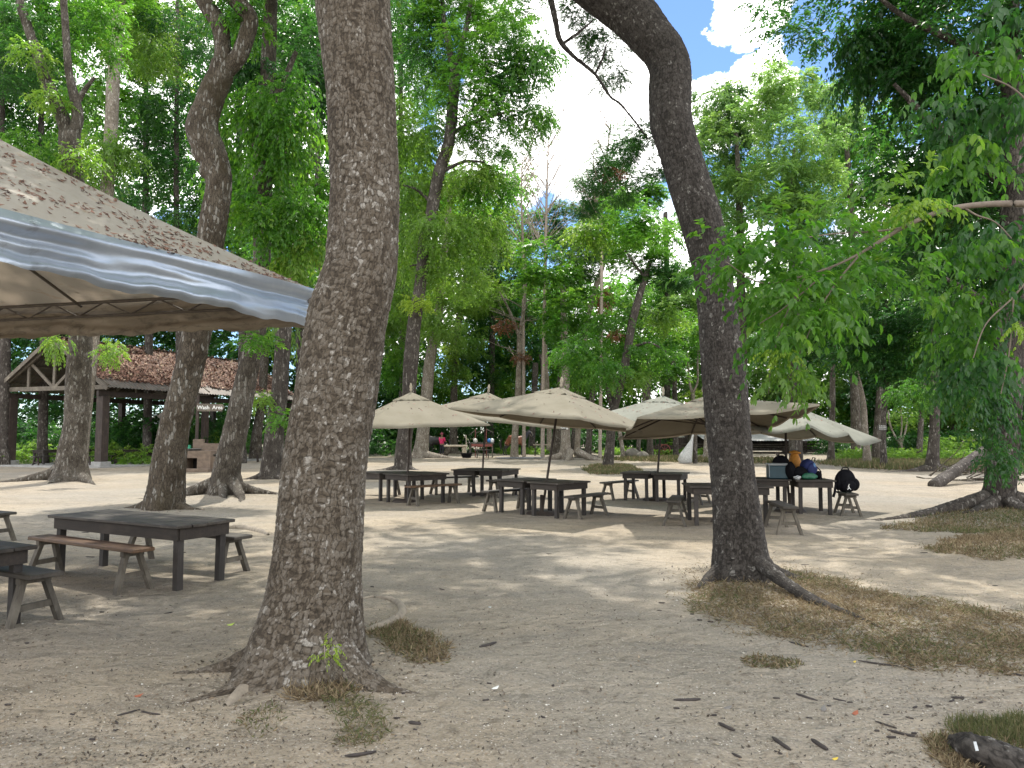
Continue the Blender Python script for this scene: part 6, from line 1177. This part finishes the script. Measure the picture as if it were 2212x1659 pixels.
grass('weed_strip', 'green weedy strip along the back edge right of the stable', [(1770, 1002), (1900, 998), (2240, 1000), (2240, 1022), (2000, 1018), (1850, 1012)], 14000, 13, .12, .4, .8, .7, .6, .2, .02)
grass('weed_strip', 'green weedy strip in front of the stable and boulders', [(1290, 994), (1430, 990), (1560, 992), (1680, 994), (1680, 1002), (1560, 1000), (1420, 998)], 9000, 14, .12, .35, .75, .7, .6, .3, .025)

# ------------------------------------------------------------------ sticks, pods and leaves on the sand
M_POD = plain('dark_pod', (.035, .028, .026), .8, .35, 14, .4)
def pod(u, v, lpx, deg, label=None, w=.010, bend=.12, seed=0):
    g = ground(u, v); s = g.y / FPX; l = lpx * s; a = R(-deg); fore = 2.6
    d = Vector((math.cos(a), math.sin(a) * fore, 0)); d = d * (l / max(.3, abs(math.cos(a)) + .0)) if abs(math.cos(a)) > .5 else d.normalized() * l * 2.2
    if d.length > l * 2.6: d = d.normalized() * l * 2.4
    n = d.cross(Vector((0, 0, 1))).normalized(); q = []
    for i in range(6): t = i / 5 - .5; q.append(d * t + n * bend * l * (.25 - t * t) * 2 + Vector((0, 0, w * .7)))
    m = MB(); m.tube(q, [w * .45, w * .95, w, w * .9, w * .95, w * .5], 10); o = m.build('seed_pod' if w > .0061 else 'twig', M_POD); o.location = (g.x, g.y, gz1(g.x, g.y))
    tag(o, label or ('short dark seed pod lying on the bare ground' if w > .0061 else 'thin dark twig lying on the bare ground'), 'seed pod' if w > .0061 else 'twig', 'seed pods scattered on the ground' if w > .0061 else 'twigs scattered on the ground'); return o
def c6(zx, zy): return 1425.6 + zx * .3645, 1036.8 + zy * .3645
def c5(zx, zy): return 432 + zx * .3125, 1123 + zy * .3125
def c7(zx, zy): return zx * .3386, 1080 + zy * .3386
named = [(*c5(1990, 860), 34, -22, 'thick dark pod lying alone between the two front trunks', .012), (*c5(1110, 1615), 62, -8, 'long dark stick at the bottom edge, below the front trunk', .009), (*c6(160, 1292), 58, -2, 'long straight dark pod lying level on the gravel, lower right of centre', .010),
         (*c6(870, 1295), 28, 32, 'slanted dark pod right of the long level one', .009), (*c6(822, 980), 26, 30, 'dark pod touching the lower edge of the big dry grass patch', .010), (*c6(1290, 1090), 66, 12, 'thin bent twig along the lower edge of the dry grass', .006), (*c6(1430, 1505), 42, 18, 'dark twig with a split end left of the mossy log', .007),
         (*c5(1485, 1405), 27, 8, 'dark pod just right of the sparse grass by the front trunk', .011), (*c7(960, 1370), 48, 8, 'forked dry twig on the gravel at the lower left', .006), (*c6(720, 1565), 28, 60, 'dull grey leaf-like pod standing on edge near the bottom', .011), (*c6(945, 1570), 22, 58, 'stubby grey pod near the bottom edge', .013), (*c6(395, 1465), 22, 36, 'curved black pod below the long level one', .010)]
for u, v, l, a_, lab, w in named: pod(u, v, l, a_, lab, w)
for z in [(1065, 1315, 20, 18), (690, 1293, 14, 5), (1285, 1490, 11, 0), (1595, 1360, 12, 10), (1480, 1425, 12, 20), (1340, 1405, 14, 0), (235, 832, 11, 5), (300, 843, 12, 8), (345, 832, 12, -5), (190, 793, 8, 0), (10, 722, 14, 0), (250, 650, 14, 0), (1765, 1310, 28, 0), (1730, 1330, 16, -15), (2130, 1165, 16, 20), (1125, 1330, 12, 0), (1505, 1507, 12, 0), (1370, 1525, 20, 0), (1475, 1125, 12, 50), (455, 1640, 14, 30), (320, 1390, 12, 0)]: pod(*c6(z[0], z[1]), z[2], z[3], None, .0065)
for z in [(1360, 1365, 14, 0), (1975, 1245, 14, -10), (1190, 455, 8, 0), (2000, 1130, 10, 10)]: pod(*c5(z[0], z[1]), z[2], z[3], None, .0065)
for z in [(590, 1535, 14, 0), (460, 1388, 12, 10), (50, 1330, 14, 0), (570, 605, 9, 0), (650, 720, 10, 0), (170, 930, 10, 0)]: pod(*c7(z[0], z[1]), z[2], z[3], None, .0065)
for z in [(1340, 1458, 26, 30), (1565, 432, 16, 0), (1300, 240, 18, 0), (860, 500, 18, 0), (1150, 400, 30, -5)]: pod(*c6(z[0], z[1]), z[2], z[3], None, .006)
for z in [(575, 365, 22, 5), (1150, 340, 24, 0), (820, 1370, 30, -25), (545, 205, 16, 0)]: pod(*c7(z[0], z[1]), z[2], z[3], None, .006)
r = random.Random(77)
for k in range(46):
    u, v = r.uniform(60, 2150), r.uniform(1150, 1640)
    if 560 < u < 860 and v > 1200: continue
    pod(u, v, r.uniform(6, 13), r.uniform(-30, 30), None, r.choice((.004, .005, .0065)))
M_YL = plain('fallen_leaf_lime', (.42, .55, .10), .6, .15, 20, 0); M_YE = plain('fallen_leaf_yellow', (.55, .40, .06), .6, .15, 20, 0); M_RE = plain('fallen_leaf_red', (.26, .08, .04), .7, .2, 20, 0); M_GL = plain('fallen_leaf_grey', (.15, .14, .13), .8, .2, 20, 0)
def fallen(u, v, mat, label, l=.05, rz=0):
    g = ground(u, v); P0 = np.array([[-l / 2, 0, .006]]); V_, F_ = leaf_quads(P0, np.array([[1.0, 0, .04]]), np.array([[0, 1.0, .25]]), np.array([l]), np.array([l * .28]), .12, True)
    o = link('fallen_leaf', np_mesh('fallen_leaf', V_, F_, mat)); o.location = (g.x, g.y, gz1(g.x, g.y)); o.rotation_euler = (0, 0, rz); tag(o, label, 'leaf')
fallen(499, 1352, M_YL, 'single lime green leaf on the ground left of the front trunk', .07, .2); fallen(663, 1484, M_YE, 'yellow leaf in the straw at the front trunk foot', .05, .4); fallen(1804, 1638, M_YE, 'yellow leaf at the bottom edge below the mossy log level', .035, .1); fallen(1846, 1432, M_YE, 'tiny yellow leaf below the big dry grass', .03, .6)
fallen(1848, 1545, M_RE, 'reddish curled leaf on the gravel left of the mossy log', .06, .8); fallen(300, 1510, M_RE, 'rust red leaf on the gravel at the lower left', .06, .3); fallen(1780, 1535, M_GL, 'dull grey leaf lying near the slanted pods', .07, 1.2); fallen(1572, 1527, M_GL, 'grey leaf below the long level pod', .06, .2); fallen(1070, 1486, plain('paper_scrap', (.62, .62, .60), .6, .1, 20, 0), 'pale scrap right of the front trunk', .055, .5)
m = MB(); m.lathe([(0, .008), (.014, .008), (.016, .002), (.016, 0)], 14); o = m.build('bottle_cap', M_BASIN); g = ground(1058, 1310); o.location = (g.x, g.y, gz1(g.x, g.y)); tag(o, 'small metal bottle cap on the ground between the front trunks', 'cap')
M_CRUMB = M_LITTER.copy(); M_CRUMB.name = 'leaf_crumbs'; _r = [q for q in M_CRUMB.node_tree.nodes if q.type == 'VALTORGB'][0].color_ramp.elements
for _e, _c in zip(_r, [(.035, .028, .022), (.075, .055, .038), (.13, .095, .062), (.22, .17, .115), (.36, .30, .22)]): _e.color = _c + (1,)
# pebbles, chips and leaf crumbs: stuff
r = np.random.default_rng(5); n = 17000; v = 1150 + (1680 - 1150) * r.uniform(0, 1, n) ** .8; u = r.uniform(-40, 2260, n); pts = np.array([ground(a_, b_)[:] for a_, b_ in zip(u, v)]); pts[:, 2] = gz(pts[:, 0], pts[:, 1]) - .001
keep = r.uniform(0, 1, n) < (.35 + .65 * np.clip(np.sin(pts[:, 0] * 1.3 + 1) * np.sin(pts[:, 1] * 1.1), 0, 1)); pts = pts[keep]; V_, F_, T_ = leaf_litter(pts, np.tile([0, 0, 1.0], (len(pts), 1)) + r.normal(0, .35, (len(pts), 3)), r.uniform(.006, .028, len(pts)), 6)
tag(link('leaf_crumbs', np_mesh('leaf_crumbs', V_, F_, M_CRUMB, False, {'tint': T_})), 'tiny dry leaf crumbs and bark chips scattered over the sand', 'litter', kind='stuff')
n = 12000; v = 1250 + 380 * r.uniform(0, 1, n) ** .8; u = r.uniform(-40, 2260, n); pts = np.array([ground(a_, b_)[:] for a_, b_ in zip(u, v)]); pts[:, 2] = gz(pts[:, 0], pts[:, 1]); oc = np.array([[1, 0, 0], [0, 1, 0], [-1, 0, 0], [0, -1, 0], [0, 0, .7], [0, 0, -.3]], float)
sz = r.uniform(.002, .0065, n) * np.where(r.uniform(0, 1, n) > .95, 2.0, 1); A = r.uniform(0, 6.28, n); rot = np.stack([np.stack([np.cos(A), -np.sin(A), 0 * A], 1), np.stack([np.sin(A), np.cos(A), 0 * A], 1), np.stack([0 * A, 0 * A, 1 + 0 * A], 1)], 1)
V_ = (pts[:, None] + np.einsum('nij,kj->nki', rot, oc) * sz[:, None, None] * r.uniform(.6, 1.3, (n, 6, 1))).reshape(-1, 3); fo = np.array([[0, 1, 4], [1, 2, 4], [2, 3, 4], [3, 0, 4], [1, 0, 5], [2, 1, 5], [3, 2, 5], [0, 3, 5]]); F_ = (np.arange(n)[:, None, None] * 6 + fo[None]).reshape(-1, 3)
def pebmat():
    m, t, b, o = newmat('pebbles'); t.links.new(ramp(t, attr(t, 'tint'), [(0, (.10, .09, .08)), (.4, (.30, .27, .22)), (.8, (.45, .41, .34)), (1, (.62, .60, .56))]), b.inputs['Base Color']); b.inputs['Roughness'].default_value = .9; return m
tag(link('gravel', np_mesh('gravel', V_, F_, pebmat(), False, {'tint': np.repeat(r.uniform(0, 1, n), 6)})), 'fine pebbles and gravel on the foreground sand', 'gravel', kind='stuff')
pts, siz = [], []
for (cx, cy, r0_, r1_, k_) in ((-1.46, 5.43, .30, .95, 900), (2.66, 8.85, .28, 1.0, 700), (-7.8, 17.1, .45, 1.4, 300), (-7.6, 20.2, .5, 1.8, 300), (9.95, 15.6, .4, 1.6, 500)):
    for q in range(k_):
        a_ = random.uniform(0, 6.28); d_ = r0_ + (r1_ - r0_) * random.random() ** 1.8; x, y = cx + math.cos(a_) * d_, cy + math.sin(a_) * d_; pts.append((x, y, gz1(x, y) + .002)); siz.append(random.uniform(.008, .045))
V_, F_, T_ = leaf_litter(pts, np.tile([0, 0, 1.0], (len(pts), 1)) + np.random.default_rng(8).normal(0, .4, (len(pts), 3)), siz, 12)
tag(link('base_leaf_litter', np_mesh('base_leaf_litter', V_, F_, M_CRUMB, False, {'tint': T_})), 'dry leaf bits and bark flakes gathered round the feet of the trunks', 'litter', kind='stuff')
# lettering becomes real meshes
dg = bpy.context.evaluated_depsgraph_get()
for o in [q for q in bpy.data.objects if q.type == 'FONT']:
    me = bpy.data.meshes.new_from_object(o.evaluated_get(dg)); n_ = link('lettering', me, o.parent, o.location.copy()); n_.rotation_euler = o.rotation_euler.copy(); bpy.data.objects.remove(o)
